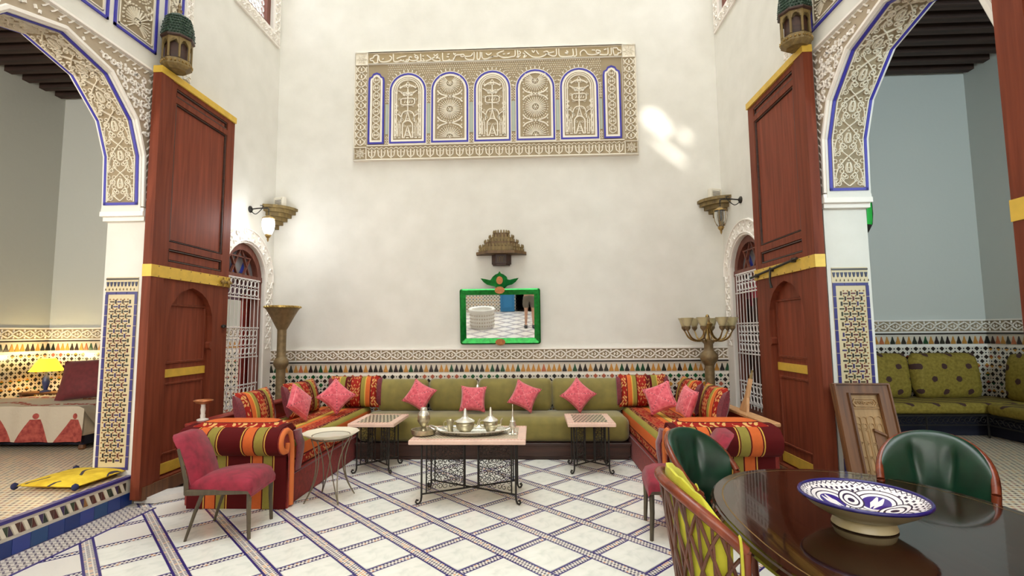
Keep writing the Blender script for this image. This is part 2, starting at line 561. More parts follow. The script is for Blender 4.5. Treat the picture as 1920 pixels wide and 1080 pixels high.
pink_cush = Mat('pink_cushion_cloth', C(214, 84, 96), 0.75)
_x, _y, _z = pink_cush.xyz()
_z = _z - 0.17
_u = (_x + _z) * 0.7071; _v = (_x - _z) * 0.7071
def _dots(a, b):
    return ((((a / 0.034).frac() - 0.5) * 0.034) * (((a / 0.034).frac() - 0.5) * 0.034) + b * b).lt(0.0056 ** 2) * a.abs().gt(0.05)
_dm = _dots(_u, _v).max(_dots(_v, _u))
_ln = ((_u.abs() - 0.0).lt(0.002)).max(_v.abs().lt(0.002)).max(((_x.abs().max(_z.abs()) - 0.13).abs()).lt(0.002))
_n = pink_cush.noise(26, 4)
_c = pink_cush.ramp(_n, [(0.3, C(196, 62, 78)), (0.7, C(232, 112, 122))])
_c = pink_cush.mix(_ln * 0.5, _c, C(240, 170, 170))
pink_cush.col(pink_cush.mix(_dm, _c, C(92, 30, 44)))
pink_cush.b.inputs['Sheen Weight'].default_value = 0.3

olive_floral = Mat('olive_floral_cloth', C(128, 112, 44), 0.8)
_x, _y, _z = olive_floral.xyz()
_k = ((_z / 0.16).floor() * 0.5 + (_x + _y) / 0.3)
_p = ((_k.frac() - 0.5) * 0.3); _q = (((_z / 0.16).frac() - 0.5) * 0.16)
_w = (_p * _p + _q * _q).sqrt() + olive_floral.noise(40, 2) * 0.02
olive_floral.col(olive_floral.mix(_w.lt(0.046), olive_floral.ramp(olive_floral.noise(30, 3), [(0.3, C(124, 106, 30)), (0.7, C(156, 136, 54))]), C(70, 42, 38)))

def emit(name, c, s, base=None):
    m = Mat(name, base or c, 0.4)
    m.b.inputs['Emission Color'].default_value = c
    m.b.inputs['Emission Strength'].default_value = s
    return m
lit_glass = emit('lit_lantern_glass', (1, 0.98, 0.95, 1), 9.0)
lit_shade = emit('lit_yellow_shade', C(255, 214, 60), 1.3)
red_lit = emit('red_lit_glass', C(255, 90, 110), 2.0)
green_lit = emit('green_lit_glass', C(20, 150, 50), 0.25)
frost = Mat('frosted_glass', C(232, 222, 178), 0.35); frost.b.inputs['Transmission Weight'].default_value = 0.35
clear_glass = Mat('clear_glass', (0.95, 0.97, 0.95, 1), 0.06); clear_glass.b.inputs['Transmission Weight'].default_value = 0.9
clear_glass.b.inputs['IOR'].default_value = 1.2
mirror_glass = Mat('mirror_glass', (0.86, 0.88, 0.88, 1), 0.02, 1.0)
green_mirror = Mat('green_mirror_glass', C(22, 128, 48), 0.12, 0.55); green_mirror.mott(C(24, 130, 50), 0.35, 24)
copper = Mat('copper', C(176, 112, 66), 0.4, 0.5); copper.mott(C(176, 112, 68), 0.25, 40)
blue_pane = Mat('blue_pane', C(52, 62, 150), 0.15)
grey_pane = Mat('grey_pane', C(110, 106, 110), 0.2)
roof_green = Mat('green_roof_tile', C(60, 84, 62), 0.35); roof_green.mott(C(50, 70, 56), 0.25, 30)
black_void = Mat('void_navy', C(22, 22, 40), 0.9)  # near black for the shade under the bench sofa; bed base too
cream_cloth = Mat('cream_cloth', C(196, 184, 164), 0.85)
lilac_cloth = velvet('lilac_cloth', C(140, 108, 128), 0.1, 8)
red_cloth = velvet('red_cloth', C(206, 40, 74), 0.1, 8)
yellow_lit_cloth = velvet('glow_cloth', C(170, 180, 40), 0.2, 8)  # lime colour stands in for a yellow glow
skin = Mat('skin', C(206, 158, 130), 0.55)
khaki = Mat('khaki_cloth', C(112, 104, 92), 0.85)
white_cloth = Mat('white_cloth', C(220, 220, 220), 0.85)
black_shoe = Mat('black_shoe', C(30, 30, 34), 0.6)
blue_door = Mat('blue_door_paint', C(40, 120, 168), 0.5)
hair = Mat('dark_hair', C(44, 32, 26), 0.7)
# ------------------------------------------------------------------ carving motifs (all on a flat u, v sheet)
def off(mp, u0=0.0, v0=0.0, h0=0.0):
    return lambda u, v, h: mp(u0 + u, v0 + v, h0 + h)
def mir(mb, pts, w, h, mp):
    mb.ribbon(pts, w, h, mp); mb.ribbon([(-u, v) for u, v in pts], w, h, mp)
def vine(mb, W, L, w, h, mp):
    """one palmette unit, W wide and L long, centred on u = 0, v from 0 to L"""
    a, l = W / 2, L
    mir(mb, bez((-.92 * a, 0), (-1.12 * a, .5 * l), (-.5 * a, .78 * l), (0, l), 9), w, h, mp)
    mir(mb, bez((0, 0), (-.3 * a, .1 * l), (-.6 * a, .2 * l), (-.55 * a, .36 * l), 5) + spiral(-.36 * a, .36 * l, .19 * a, .06 * a, 180, -1.1, 9), w, h, mp)
    mir(mb, spiral(-.62 * a, .66 * l, .26 * a, .07 * a, -60, 1.2, 10), w, h, mp)
    mir(mb, spiral(-.74 * a, .08 * l, .2 * a, .06 * a, 90, -1.2, 8), w * .9, h, mp)
    mb.ribbon([(.13 * a * math.sin(t) * (1 if t < PI else 1), l * (.62 - .17 * math.cos(t))) for t in [i * 2 * PI / 8 for i in range(8)]], w, h * 1.15, mp, closed=True)
    mir(mb, bez((0, .45 * l), (-.25 * a, .42 * l), (-.3 * a, .6 * l), (-.1 * a, .8 * l), 5), w * .8, h, mp)
    mb.dot(0, .86 * l, .08 * a, h, mp); mb.dot(0, .62 * l, .07 * a, h, mp, 5)
def rosette(mb, r, w, h, mp, n=28, lo=None):
    for i in range(n):
        a = 2 * PI * i / n
        p = [(r * k * math.cos(a), r * k * math.sin(a)) for k in (.24, .5, .76)]
        if lo is None or min(lo(*q) for q in p): mb.ribbon(p, w * .75, h, mp)
    for k, nn, rr in ((.88, n, .06), (.15, 6, .06)):
        for i in range(nn):
            a = 2 * PI * i / nn
            q = (r * k * math.cos(a), r * k * math.sin(a))
            if lo is None or lo(*q): mb.dot(q[0], q[1], r * rr, h * 1.1, mp, 5)
    if lo is None or lo(0, 0): mb.dot(0, 0, r * .1, h * 1.2, mp)
def rope(mb, u0, u1, v, wd, step, w, h, mp, vert=False):
    n = max(1, int(abs(u1 - u0) / step))
    for i in range(n):
        a = u0 + (u1 - u0) * (i + .5) / n
        p = [(a - step * .4, v - wd * .5), (a, v - .1 * wd), (a + step * .1, v + .1 * wd), (a + step * .4, v + wd * .5)]
        if vert: p = [(y, x) for x, y in p]
        mb.ribbon(p, w, h, mp)
def interlace(mb, u0, u1, v0, v1, step, w, h, mp, vert=False):
    """running knot of a frieze"""
    n = max(1, round((u1 - u0) / step)); st = (u1 - u0) / n; H = v1 - v0
    def add(p):
        mb.ribbon([(y, x) for x, y in p] if vert else p, w, h, mp)
    for i in range(n):
        a = u0 + i * st
        add([(a, v0 + .1 * H), (a + .3 * st, v0 + .32 * H), (a + .5 * st, v0 + .62 * H), (a + st, v0 + .9 * H)])
        add([(a, v0 + .9 * H), (a + .3 * st, v0 + .68 * H), (a + .5 * st, v0 + .38 * H), (a + st, v0 + .1 * H)])
        add([(a + .5 * st, v0 + .02 * H), (a + .5 * st, v0 + .25 * H)])
        add([(a + .5 * st, v0 + .75 * H), (a + .5 * st, v0 + .98 * H)])
        add([(a + .02 * st, v0 + .35 * H), (a + .12 * st, v0 + .5 * H), (a + .02 * st, v0 + .65 * H)])
        add([(a + .75 * st, v0 + .4 * H), (a + .88 * st, v0 + .5 * H), (a + .75 * st, v0 + .6 * H)])
def scatter(mb, u0, u1, v0, v1, cell, w, h, mp, inside, seed=1):
    """dense leaf scrolls where inside(u, v)"""
    r_ = random.Random(seed)
    nu, nv = max(1, int((u1 - u0) / cell)), max(1, int((v1 - v0) / cell))
    for i in range(nu):
        for j in range(nv):
            u = u0 + (i + .5 + r_.uniform(-.15, .15)) * (u1 - u0) / nu
            v = v0 + (j + .5 + r_.uniform(-.15, .15)) * (v1 - v0) / nv
            if not inside(u, v): continue
            a = r_.uniform(0, 360); d = 1 if (i + j) % 2 else -1
            pts = [p for p in spiral(u, v, cell * .5, cell * .1, a, d * 1.1, 9)]
            if all(inside(*p) for p in pts): mb.ribbon(pts, w, h, mp)
            p2 = [(u + cell * .45 * math.cos(R(a + 130)), v + cell * .45 * math.sin(R(a + 130))), (u + cell * .7 * math.cos(R(a + 165)), v + cell * .7 * math.sin(R(a + 165)))]
            if all(inside(*p) for p in p2): mb.ribbon(p2, w * 1.5, h, mp)

# ------------------------------------------------------------------ floor
def build_floor():
    f = MB().box(XL, XR, YF, YB, -0.1, -0.004).build('floor', mosaic_floor, kind='structure')
    s = 0.42872
    # marble lozenges between the mosaic bands, each a slab of its own
    m = MB()
    a, b = (s - 0.074) / 2 - .002, (s - 0.094) / 2 - .002
    c = R(-45)
    U = (math.cos(c), math.sin(c)); V = (-math.cos(c), math.sin(c))
    def mp(u, v, h): return (u * U[0] + v * V[0], u * U[1] + v * V[1], h)
    e = .004
    m.loft([[mp(x, y, -.004) for x, y in ((-a, -b), (a, -b), (a, b), (-a, b))],
            [mp(x, y, -.0005) for x, y in ((-a, -b), (a, -b), (a, b), (-a, b))],
            [mp(x, y, .0005) for x, y in ((-a + e, -b + e), (a - e, -b + e), (a - e, b - e), (-a + e, b - e))]])
    first = None
    for i in range(-12, 14):
        for j in range(-12, 14):
            u, v = (i + .5) * s, (j + .5) * s
            x = 0.08595 + (u - v) * .70711; y = 3.93824 - (u + v) * .70711
            if not (XL + .6 < x < XR - .35 and 2.0 < y < 6.75): continue
            if x > 1.7 and y > 4.2 or x < -2.8 and y > 4.9: continue
            if first is None:
                first = m.build('marble_tile', marble, f); o = first
            else:
                o = first.copy(); COL.objects.link(o)
            o.location = (x, y, rnd.uniform(0, .0006))
    # border of fine chevron mosaic in front of the step
    MB().box(XL, XL + .3, YF, 4.5, -.004, .0015).build('mosaic_border', chev, f)
    b_ = MB().box(XL + .3, XL + .312, YF, 4.5, -.004, .003).box(XL, XL + .02, YF, 4.5, -.004, .003)
    b_.build('border_line', Mat('blue_line', C(70, 60, 130), 0.35), f)
    return f
FLOOR = build_floor()

# ------------------------------------------------------------------ walls of the courtyard
HP = [(.85, 2.70), (.85, 2.77), (.83, 3.25), (.72, 3.56), (.43, 3.86), (0, 3.98)]
ARCH = [(AC + a, z) for a, z in HP] + [(AC - a, z) for a, z in HP[-2::-1]]          # far spring -> apex -> near spring
def arch_hole():
    return [(AC + .93, 0.0), (AC + .93, 2.70)] + ARCH + [(AC - .93, 2.70), (AC - .93, 0.0)]
WINC, WINW, WINS = 6.27, .46, 2.27
def win_hole(gr=0.0, z0=.5):
    w = WINW + gr
    return [(WINC + w, z0), (WINC + w, WINS)] + arc(WINC, WINS, w, 0, 180, 14)[1:-1] + [(WINC - w, WINS), (WINC - w, z0)]
UPH = [(5.95, 5.92), (6.72, 5.92), (6.72, 7.05), (5.95, 7.05)]
def side_wall(name, mp):
    m = MB()
    outer = [(YF, -.1), (AC - .93, -.1), (AC - .93, 0.0)] + [(AC - .93, 2.70)] + ARCH[::-1] + [(AC + .93, 2.70), (AC + .93, -.1), (YB, -.1), (YB, HT), (YF, HT)]
    m.slab(outer, [win_hole(), UPH], mp, -.12, 0.0)
    w = m.build(name, plaster, kind='structure')
    th = [(1.2, -.1), (AC - .93, -.1), (AC - .93, 2.70)] + ARCH[::-1] + [(AC + .93, 2.70), (AC + .93, -.1), (5.35, -.1), (5.35, 5.3), (1.2, 5.3)]
    MB().slab(th, [], mp, -WT, -.12).build('arch_pier', plaster, w)
    return w
WALL_L = side_wall('wall_left', mapL)
WALL_R = side_wall('wall_right', mapR)
WALL_B = MB().box(XL - .3, XR + .3, YB, YB + .3, -.1, HT).build('wall_back', plaster, kind='structure')

def front_wall():
    # the wall behind the viewpoint, raised to block the sun; slits added to shape sun patches
    dz = 3.65 / 9.95 * (YB - YF)
    slits = [[(1.60, 4.70), (1.80, 4.68), (1.93, 4.50), (2.02, 4.36), (1.90, 4.30), (1.62, 4.50)],
             [(1.68, 4.28), (1.80, 4.26), (2.00, 4.10), (2.20, 3.90), (2.12, 3.88), (1.92, 4.06)],
             [(2.08, 4.40), (2.18, 4.38), (2.28, 4.22), (2.18, 4.22)]]
    holes = [[(u, v + dz) for u, v in s] for s in slits]
    m = MB().slab([(XL - .4, -.1), (XR + .4, -.1), (XR + .4, 20.5), (XL - .4, 20.5)], holes, lambda u, v, h: (u, YF - h, v), 0, .06)
    return m.build('wall_front', plaster, kind='structure')
WALL_F = front_wall()
MB().box(XL - .4, XR + .4, YF + .001, YF + .03, 0, 1.3).build('trim_8', zel_x, kind='structure')

# ------------------------------------------------------------------ side rooms
RL, RR = -7.0, 6.05
def side_room(side):
    sx = -1 if side == 'left' else 1
    x0 = (XL if sx < 0 else XR)                 # courtyard face
    xo = RL if sx < 0 else RR                   # far wall
    xi = x0 + sx * WT
    lo, hi = min(x0 + sx * .001, xo), max(x0 + sx * .001, xo)
    fl = MB().box(lo, hi, -.6, YB, -.1, HF).build('floor_' + side + '_room', weave, kind='structure')
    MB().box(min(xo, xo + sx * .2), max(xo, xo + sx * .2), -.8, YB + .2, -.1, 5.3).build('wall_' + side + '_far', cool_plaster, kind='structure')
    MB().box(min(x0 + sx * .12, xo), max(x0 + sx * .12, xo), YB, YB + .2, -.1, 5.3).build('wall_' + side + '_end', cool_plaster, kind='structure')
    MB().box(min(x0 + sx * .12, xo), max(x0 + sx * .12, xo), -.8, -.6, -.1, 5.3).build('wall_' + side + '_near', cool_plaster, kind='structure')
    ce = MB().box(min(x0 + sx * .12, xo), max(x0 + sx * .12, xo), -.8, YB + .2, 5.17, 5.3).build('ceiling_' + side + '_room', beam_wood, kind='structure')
    bm_ = MB().box(min(xi, xo) - (xi + xo) / 2, max(xi, xo) - (xi + xo) / 2, -.05, .05, -.1, .0)
    first = None
    for k in range(24):
        if first is None: o = first = bm_.build('ceiling_beam', beam_wood, ce)
        else: o = first.copy(); COL.objects.link(o)
        o.location = ((xi + xo) / 2, 1.4 + k * .236, 5.17)
    return fl
FLR_L = side_room('left')
FLR_R = side_room('right')
MB().box(XL - WT - 3.2, XL - WT + .001, YF - .4, -.8, -.1, HT).box(XR + WT, XR + WT + 3.2, YF - .4, -.8, -.1, HT).build('wall_outer', plaster, kind='structure')

# ------------------------------------------------------------------ tiled dado: frieze, line, spires, lozenges
SPIRE = [(-.029, 0), (.029, 0), (.031, .018), (.017, .052), (.011, .075), (.004, .1), (-.004, .1), (-.011, .075), (-.017, .052), (-.031, .018)]
LOZ = [(-.032, 0), (0, -.032), (.032, 0), (0, .032)]
TCOL = [C(44, 34, 30), C(34, 40, 32), C(46, 34, 34), C(186, 132, 62), C(52, 48, 40), C(30, 74, 44), C(178, 100, 62), C(40, 36, 32)]
_mesh = {}
def piece(kind, mp_key, poly, mp, th=.006):
    k = (kind, mp_key)
    if k not in _mesh:
        o = MB().prism(poly, mp, 0, th).build(kind, glazed)
        _mesh[k] = o.data
        bpy.data.objects.remove(o)
    return _mesh[k]
def dado(name, key, mp0, u0, u1, ztop, mat, tiles=True, rows=0, frieze=True, zb=0.0, fr_mat=None):
    """mp0(u, v, h) puts u along the wall, v up, h out of the wall"""
    t = MB().slab([(u0, zb), (u1, zb), (u1, ztop), (u0, ztop)], [], mp0, 0, .02).build(name, fr_mat or stucco_white, kind='structure')
    z = ztop
    MB().prism([(u0, zb), (u1, zb), (u1, z - .36), (u0, z - .36)], mp0, .02, .026).build('zellige_field', mat, t)
    MB().prism([(u0, z - .325), (u1, z - .325), (u1, z - .205), (u0, z - .205)], mp0, .02, .024).build('spire_ground', Mat('spire_ground', C(206, 196, 180), .35), t)
    MB().prism([(u0, z - .196), (u1, z - .196), (u1, z - .178), (u0, z - .178)], mp0, .02, .034).build('black_line', Mat('black_line', C(38, 30, 28), .35), t)
    if frieze:
        m = MB().prism([(u0, z - .02), (u1, z - .02), (u1, z), (u0, z)], mp0, .02, .035).prism([(u0, z - .172), (u1, z - .172), (u1, z - .155), (u0, z - .155)], mp0, .02, .032)
        interlace(m, u0, u1, z - .152, z - .022, .15, .02, .012, off(mp0, 0, 0, .02))
        m.build('carved_frieze', stucco_white, t, kind='stuff')
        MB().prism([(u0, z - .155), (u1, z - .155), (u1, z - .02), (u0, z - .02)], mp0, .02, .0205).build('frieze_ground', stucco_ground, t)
    if tiles:
        me = piece('spire_tile', key, SPIRE, lambda u, v, h: tuple(a - b for a, b in zip(mp0(u, v, h), mp0(0, 0, 0))))
        n = int((u1 - u0) / .07)
        for i in range(n):
            o = bpy.data.objects.new('spire_tile', me); COL.objects.link(o); o.parent = t
            o.location = mp0(u0 + (i + .5) * (u1 - u0) / n, z - .322, .0235)
            o.color = TCOL[3] if i % 4 == 3 else rnd.choice(TCOL)
    if rows:
        me = piece('lozenge_tile', key, LOZ, lambda u, v, h: tuple(a - b for a, b in zip(mp0(u, v, h), mp0(0, 0, 0))))
        p = .112
        for r_ in range(rows):
            k0 = int(u0 / p) - 1
            for i in range(int((u1 - u0) / p) + 2):
                u = (k0 + i + (.5 if r_ % 2 == 0 else 1.0)) * p
                v = .94 - .056 * r_
                if not (u0 + .03 < u < u1 - .03): continue
                o = bpy.data.objects.new('lozenge_tile', me); COL.objects.link(o); o.parent = t
                o.location = mp0(u, v, .026)
                o.color = C(44, 36, 32) if r_ % 2 == 1 else [C(44, 34, 30), C(28, 84, 48), C(196, 140, 56), C(170, 90, 66), C(36, 36, 34)][int(hashf(i // 5 + r_ * 17) * 5)]
    return t
def hashf(n):
    return (math.sin(n * 12.9898 + 4.1) * 43758.5453) % 1.0
dado('trim_1', 'B', mapB, XL, XR, 1.325, zel_x, rows=4)
dado('trim_2', 'L', mapL, WINC + .66, YB, 1.325, zel_y)
dado('trim_3', 'R', mapR, WINC + .66, YB, 1.325, zel_y)
dado('trim_4', 'E', lambda u, v, h: (u, YB - h, v), RL, XL - .12, 1.66, zellige('zellige_bedroom', 0, v0=1.219))
dado('trim_5', 'F', lambda u, v, h: (RL + h, u, v), 4.0, YB, 1.66, zellige('zellige_bedroom_y', 1, v0=1.219))
dado('trim_6', 'G', lambda u, v, h: (u, YB - h, v), XR + .12, RR, 1.66, zellige('zellige_salon', 0, v0=1.219))
dado('trim_7', 'H', lambda u, v, h: (RR - h, u, v), 3.6, YB, 1.66, zellige('zellige_salon_y', 1, v0=1.219))

# ------------------------------------------------------------------ arches: carved intrados, face, impost, tiled jamb, step
def arch_len():
    L = [0.0]
    for a, b in zip(ARCH[1:], ARCH[2:-1]): L.append(L[-1] + math.hypot(b[0] - a[0], b[1] - a[1]))
    return L
AL = arch_len()
def intrados(x0, sx):
    P = ARCH[1:-1]
    def mp(u, v, h):
        # u across the wall's thickness, v along the arch from the far spring
        v = min(max(v, 0.0), AL[-1] - 1e-6)
        k = max(i for i in range(len(AL) - 1) if AL[i] <= v + 1e-9)
        a, b = P[k], P[k + 1]
        L = AL[k + 1] - AL[k]; t = (v - AL[k]) / L
        y, z = a[0] + (b[0] - a[0]) * t, a[1] + (b[1] - a[1]) * t
        nx, nz = -(b[1] - a[1]) / L, (b[0] - a[0]) / L
        if nx * (AC - y) + nz * (2.9 - z) < 0: nx, nz = -nx, -nz
        return (x0 + sx * u, y + nx * h, z + nz * h)
    return mp
def bandstrip(m, mp, u0, u1, v0, v1, h):
    cuts = [v0] + [a for a in AL if v0 + 1e-4 < a < v1 - 1e-4] + [v1]
    for a, b in zip(cuts, cuts[1:]):
        b -= 1e-6
        m.prism([(u0, a), (u1, a), (u1, b), (u0, b)], mp, 0, h)
def in_arch(y, z, g=0.0):
    """inside the opening grown by g"""
    a = abs(y - AC)
    pts = HP
    if z < 2.77: return a < .85 + g
    for (a0, z0), (a1, z1) in zip(pts[1:], pts[2:]):
        # outward distance to each facet line
        ex, ez = a1 - a0, z1 - z0
        L = math.hypot(ex, ez)
        d = ((a - a0) * ez - (z - z0) * ex) / L
        if d > g: return False
    return True
def grown(g):
    out = []
    for i, (y, z) in enumerate(ARCH[1:-1]):
        dy, dz = y - AC, z - 2.9
        if i in (0, len(ARCH) - 3): out.append((y + (g if dy > 0 else -g), z))
        else:
            L = math.hypot(dy, dz); out.append((y + dy / L * g * 1.05, z + dz / L * g * 1.05))
    return out
def arch_trim(side, mp, x0, sx, wall, full=True):
    im = intrados(x0, sx)
    T = AL[-1]
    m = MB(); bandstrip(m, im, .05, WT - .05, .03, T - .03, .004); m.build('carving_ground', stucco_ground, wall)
    m = MB()
    for u0 in (.022, WT - .046): bandstrip(m, im, u0, u0 + .024, .012, T - .012, .010)
    for v0 in (.012, T - .036): m.prism([(.022, v0), (WT - .022, v0), (WT - .022, v0 + .024), (.022, v0 + .024)], im, 0, .010)
    m.build('blue_border', blue_paint, wall)
    m = MB()
    for u0 in (.052, WT - .062): bandstrip(m, im, u0, u0 + .01, .04, T - .04, .014)
    n = 12; L = (T - .1) / n
    for k in range(n):
        up = k < n / 2
        f = (lambda v0: (lambda u, v, h: im(WT / 2 + u, v0 + v, .004 + h)))(.05 + k * L) if up else (lambda v0: (lambda u, v, h: im(WT / 2 + u, v0 - v, .004 + h)))(.05 + (k + 1) * L)
        vine(m, WT - .13, L, .0115, .014, f)
        for u in (-.118, -.062, .062, .118):
            for v in (.22, .5, .84):
                m.ribbon([(u + .017 * math.cos(q), v * L + .017 * math.sin(q)) for q in [2 * PI * i / 7 for i in range(7)]], .0085, .012, f, closed=True)
        for u in (-.028, .028):
            m.ribbon(spiral(u, .3 * L, .022, .006, 90, 1.1 if u > 0 else -1.1, 8), .009, .012, f)
    m.build('carved_intrados', stucco, wall, kind='stuff')
    # face of the arch: blue edge, carved spandrel in a rectangular frame, plain band, panels with blue frames above
    m = MB().ribbon(grown(.03), .045, .018, mp)
    ins = lambda y, z: (not in_arch(y, z, .06)) and abs(y - AC) < .90 + .0 and 2.8 < z < 4.06
    scatter(m, AC - .9, AC + .9, 2.8, 4.08, .068, .016, .016, mp, ins, 3)
    m.build('carved_spandrel', stucco_white, wall, kind='stuff')
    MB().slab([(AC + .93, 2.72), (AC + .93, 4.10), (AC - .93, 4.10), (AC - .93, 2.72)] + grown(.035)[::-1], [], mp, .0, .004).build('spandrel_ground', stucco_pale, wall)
    m = MB()
    rope(m, AC - .93, AC + .93, 4.085, .05, .07, .016, .012, mp)
    rope(m, 2.8, 4.06, AC + .905, .045, .07, .014, .012, mp, vert=True)
    rope(m, 2.8, 4.06, AC - .905, .045, .07, .014, .012, mp, vert=True)
    m.build('rope_border', stucco_white, wall, kind='stuff')
    m = MB().prism([(AC - .98, 4.12), (AC + .98, 4.12), (AC + .98, 4.14), (AC - .98, 4.14)], mp, 0, .03)
    for s_ in (1, -1):
        y = AC + s_ * .955
        m.box(min(y, y + s_ * .02), max(y, y + s_ * .02), 2.72, 4.14, 0, .03, mat=lambda a, b, c: mp(a, b, c))
    m.build('arch_frame', stucco_white, wall)
    # impost
    for s_, nm in ((1, 'impost'), (-1, 'impost')):
        m = MB()
        for dz, dp in ((2.66, .05), (2.70, .09), (2.735, .075)):
            dp *= 1 if s_ > 0 else .3
            y0, y1 = AC + s_ * (.93 + .0), AC + s_ * (.93 - dp)
            m.box(min(x0 + sx * WT * 1.02, x0 - sx * .02 * dp / .05), max(x0 + sx * WT * 1.02, x0 - sx * .02 * dp / .05), min(y0, y1), max(y0, y1), dz - .025, dz + .02)
        m.build(nm, stucco_white, wall)
    # panels above the arch
    for (a0, a1) in ((AC + .43, AC + .93), (AC - .25, AC + .37), (AC + 1.02, AC + 1.28)):
        m = MB()
        for q in ((a0, a0 + .022, 4.32, 6.1), (a1 - .022, a1, 4.32, 6.1), (a0, a1, 4.32, 4.342)):
            m.box(q[0], q[1], q[2], q[3], 0, .014, mat=lambda a, b, c: mp(a, b, c))
        m.build('blue_panel_border', blue_paint, wall)
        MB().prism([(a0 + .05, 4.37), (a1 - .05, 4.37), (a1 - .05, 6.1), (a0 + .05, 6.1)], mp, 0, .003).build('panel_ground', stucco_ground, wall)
        m = MB()
        r_ = min(.2, (a1 - a0) / 2 - .07); c0 = (a0 + a1) / 2
        m.box(a0 + .05, a0 + .06, 4.37, 6.1, 0, .012, mat=lambda a, b, c: mp(a, b, c)); m.box(a1 - .06, a1 - .05, 4.37, 6.1, 0, .012, mat=lambda a, b, c: mp(a, b, c)); m.box(a0 + .05, a1 - .05, 4.37, 4.38, 0, .012, mat=lambda a, b, c: mp(a, b, c))
        k = 0; z = 4.36 + r_ * .75
        while z < 5.4:
            lo = (lambda zz: (lambda u, v: zz + v > 4.385))(z)
            rosette(m, r_, .014, .012, off(mp, c0, z, .003), 26, lo)
            z += r_ * 2.1
        z = 4.36 + r_ * .75
        while z < 5.3:
            for s_ in (1, -1):
                for t_ in (0, 1):
                    m.ribbon(spiral(c0 + s_ * r_ * .78, z + r_ * (.85 + t_ * .4), r_ * .28, r_ * .06, 90 + 90 * s_, s_ * 1.1, 9), .012, .012, off(mp, 0, 0, .003))
            z += r_ * 2.1
        m.build('carved_panel', stucco, wall, kind='stuff')
    m = MB()
    y0 = AC + 1.32
    MB().prism([(y0, 4.28), (y0 + .11, 4.28), (y0 + .11, 6.1), (y0, 6.1)], mp, 0, .012).build('border_strip', stucco_white, wall)
    interlace(m, 4.28, 5.6, y0 + .01, y0 + .1, .1, .014, .01, off(mp, 0, 0, .012), vert=True)
    m.build('carved_border', stucco_white, wall, kind='stuff')
    # tiled jamb on the far pier (faces the arch)
    yj = AC + .93
    jm = lambda u, v, h: (x0 + sx * u, yj - h, v)
    zb_, zt = HF + .05, 2.1
    MB().prism([(.035, zb_), (WT - .03, zb_), (WT - .03, zt), (.035, zt)], jm, 0, .006).build('jamb_ground', Mat('jamb_ground', C(206, 190, 152), .35), wall)
    m = MB()
    def bar(u0, u1, v0, v1, c): m.color(c).box(u0, u1, v0, v1, .006, .011, mat=lambda a, b, c_: jm(a, b, c_))
    ul, ur = .035, WT - .03
    for k in range(9):                                     # stepped merlons in a row, then the dark line
        uu = ul + (k + .5) * (ur - ul) / 9
        m.color(C(40, 44, 78)).prism([(uu - .013, 2.055), (uu + .013, 2.055), (uu + .008, 2.03), (uu + .005, 2.012), (uu - .005, 2.012), (uu - .008, 2.03)], jm, .006, .011)
        m.color(C(84, 66, 34)).prism([(uu + .019, 1.995), (uu + .024, 1.975), (uu + .014, 1.975)], jm, .006, .011)
    bar(ul, ur, 2.075, 2.09, C(48, 38, 36))
    q = .019
    nb, bl = C(56, 52, 116), C(44, 42, 40)
    n_ = 16
    for k in range(n_):                                     # long blue edging tiles
        a, b = zb_ + .02 + k * (1.94 - zb_ - .02) / n_, zb_ + .02 + (k + 1) * (1.94 - zb_ - .02) / n_ - .005
        for u in (ul, ur - .026): bar(u, u + .026, a, b, nb)
    for k in range(3):
        bar(ul + k * (ur - ul) / 3, ul + (k + 1) * (ur - ul) / 3 - .004, 1.935, 1.96, nb)
        bar(ul + k * (ur - ul) / 3, ul + (k + 1) * (ur - ul) / 3 - .004, zb_, zb_ + .022, nb)
    m.build('edging_tiles', glazed_v, wall, kind='stuff')
    m = MB()
    p = .046
    nu, nv = 6, int((1.9 - zb_ - .06) / p)
    for i in range(nu):
        for j in range(nv):
            u = ul + .052 + (i + .5) * (ur - ul - .104) / nu; v = zb_ + .06 + (j + .5) * p
            hor = (i + j) % 2
            c = rnd.choice([C(44, 40, 44), C(58, 46, 96), C(92, 44, 46), C(60, 62, 44), C(46, 40, 40), C(76, 58, 40)])
            L, Wd = .0185, .0066
            m.color(c)
            if hor: m.box(u - L, u + L, v - Wd, v + Wd, .006, .011, mat=lambda a, b, c_: jm(a, b, c_))
            else: m.box(u - Wd, u + Wd, v - L, v + L, .006, .011, mat=lambda a, b, c_: jm(a, b, c_))
            m.color(C(150, 96, 48))
            m.prism([(u + .5 * p - .008, v + .5 * p), (u + .5 * p, v + .5 * p - .008), (u + .5 * p + .008, v + .5 * p), (u + .5 * p, v + .5 * p + .008)], jm, .006, .009)
    m.build('basketweave_tiles', glazed_v, wall, kind='stuff')
arch_trim('left', mapL, XL, -1, WALL_L)
arch_trim('right', mapR, XR, 1, WALL_R)

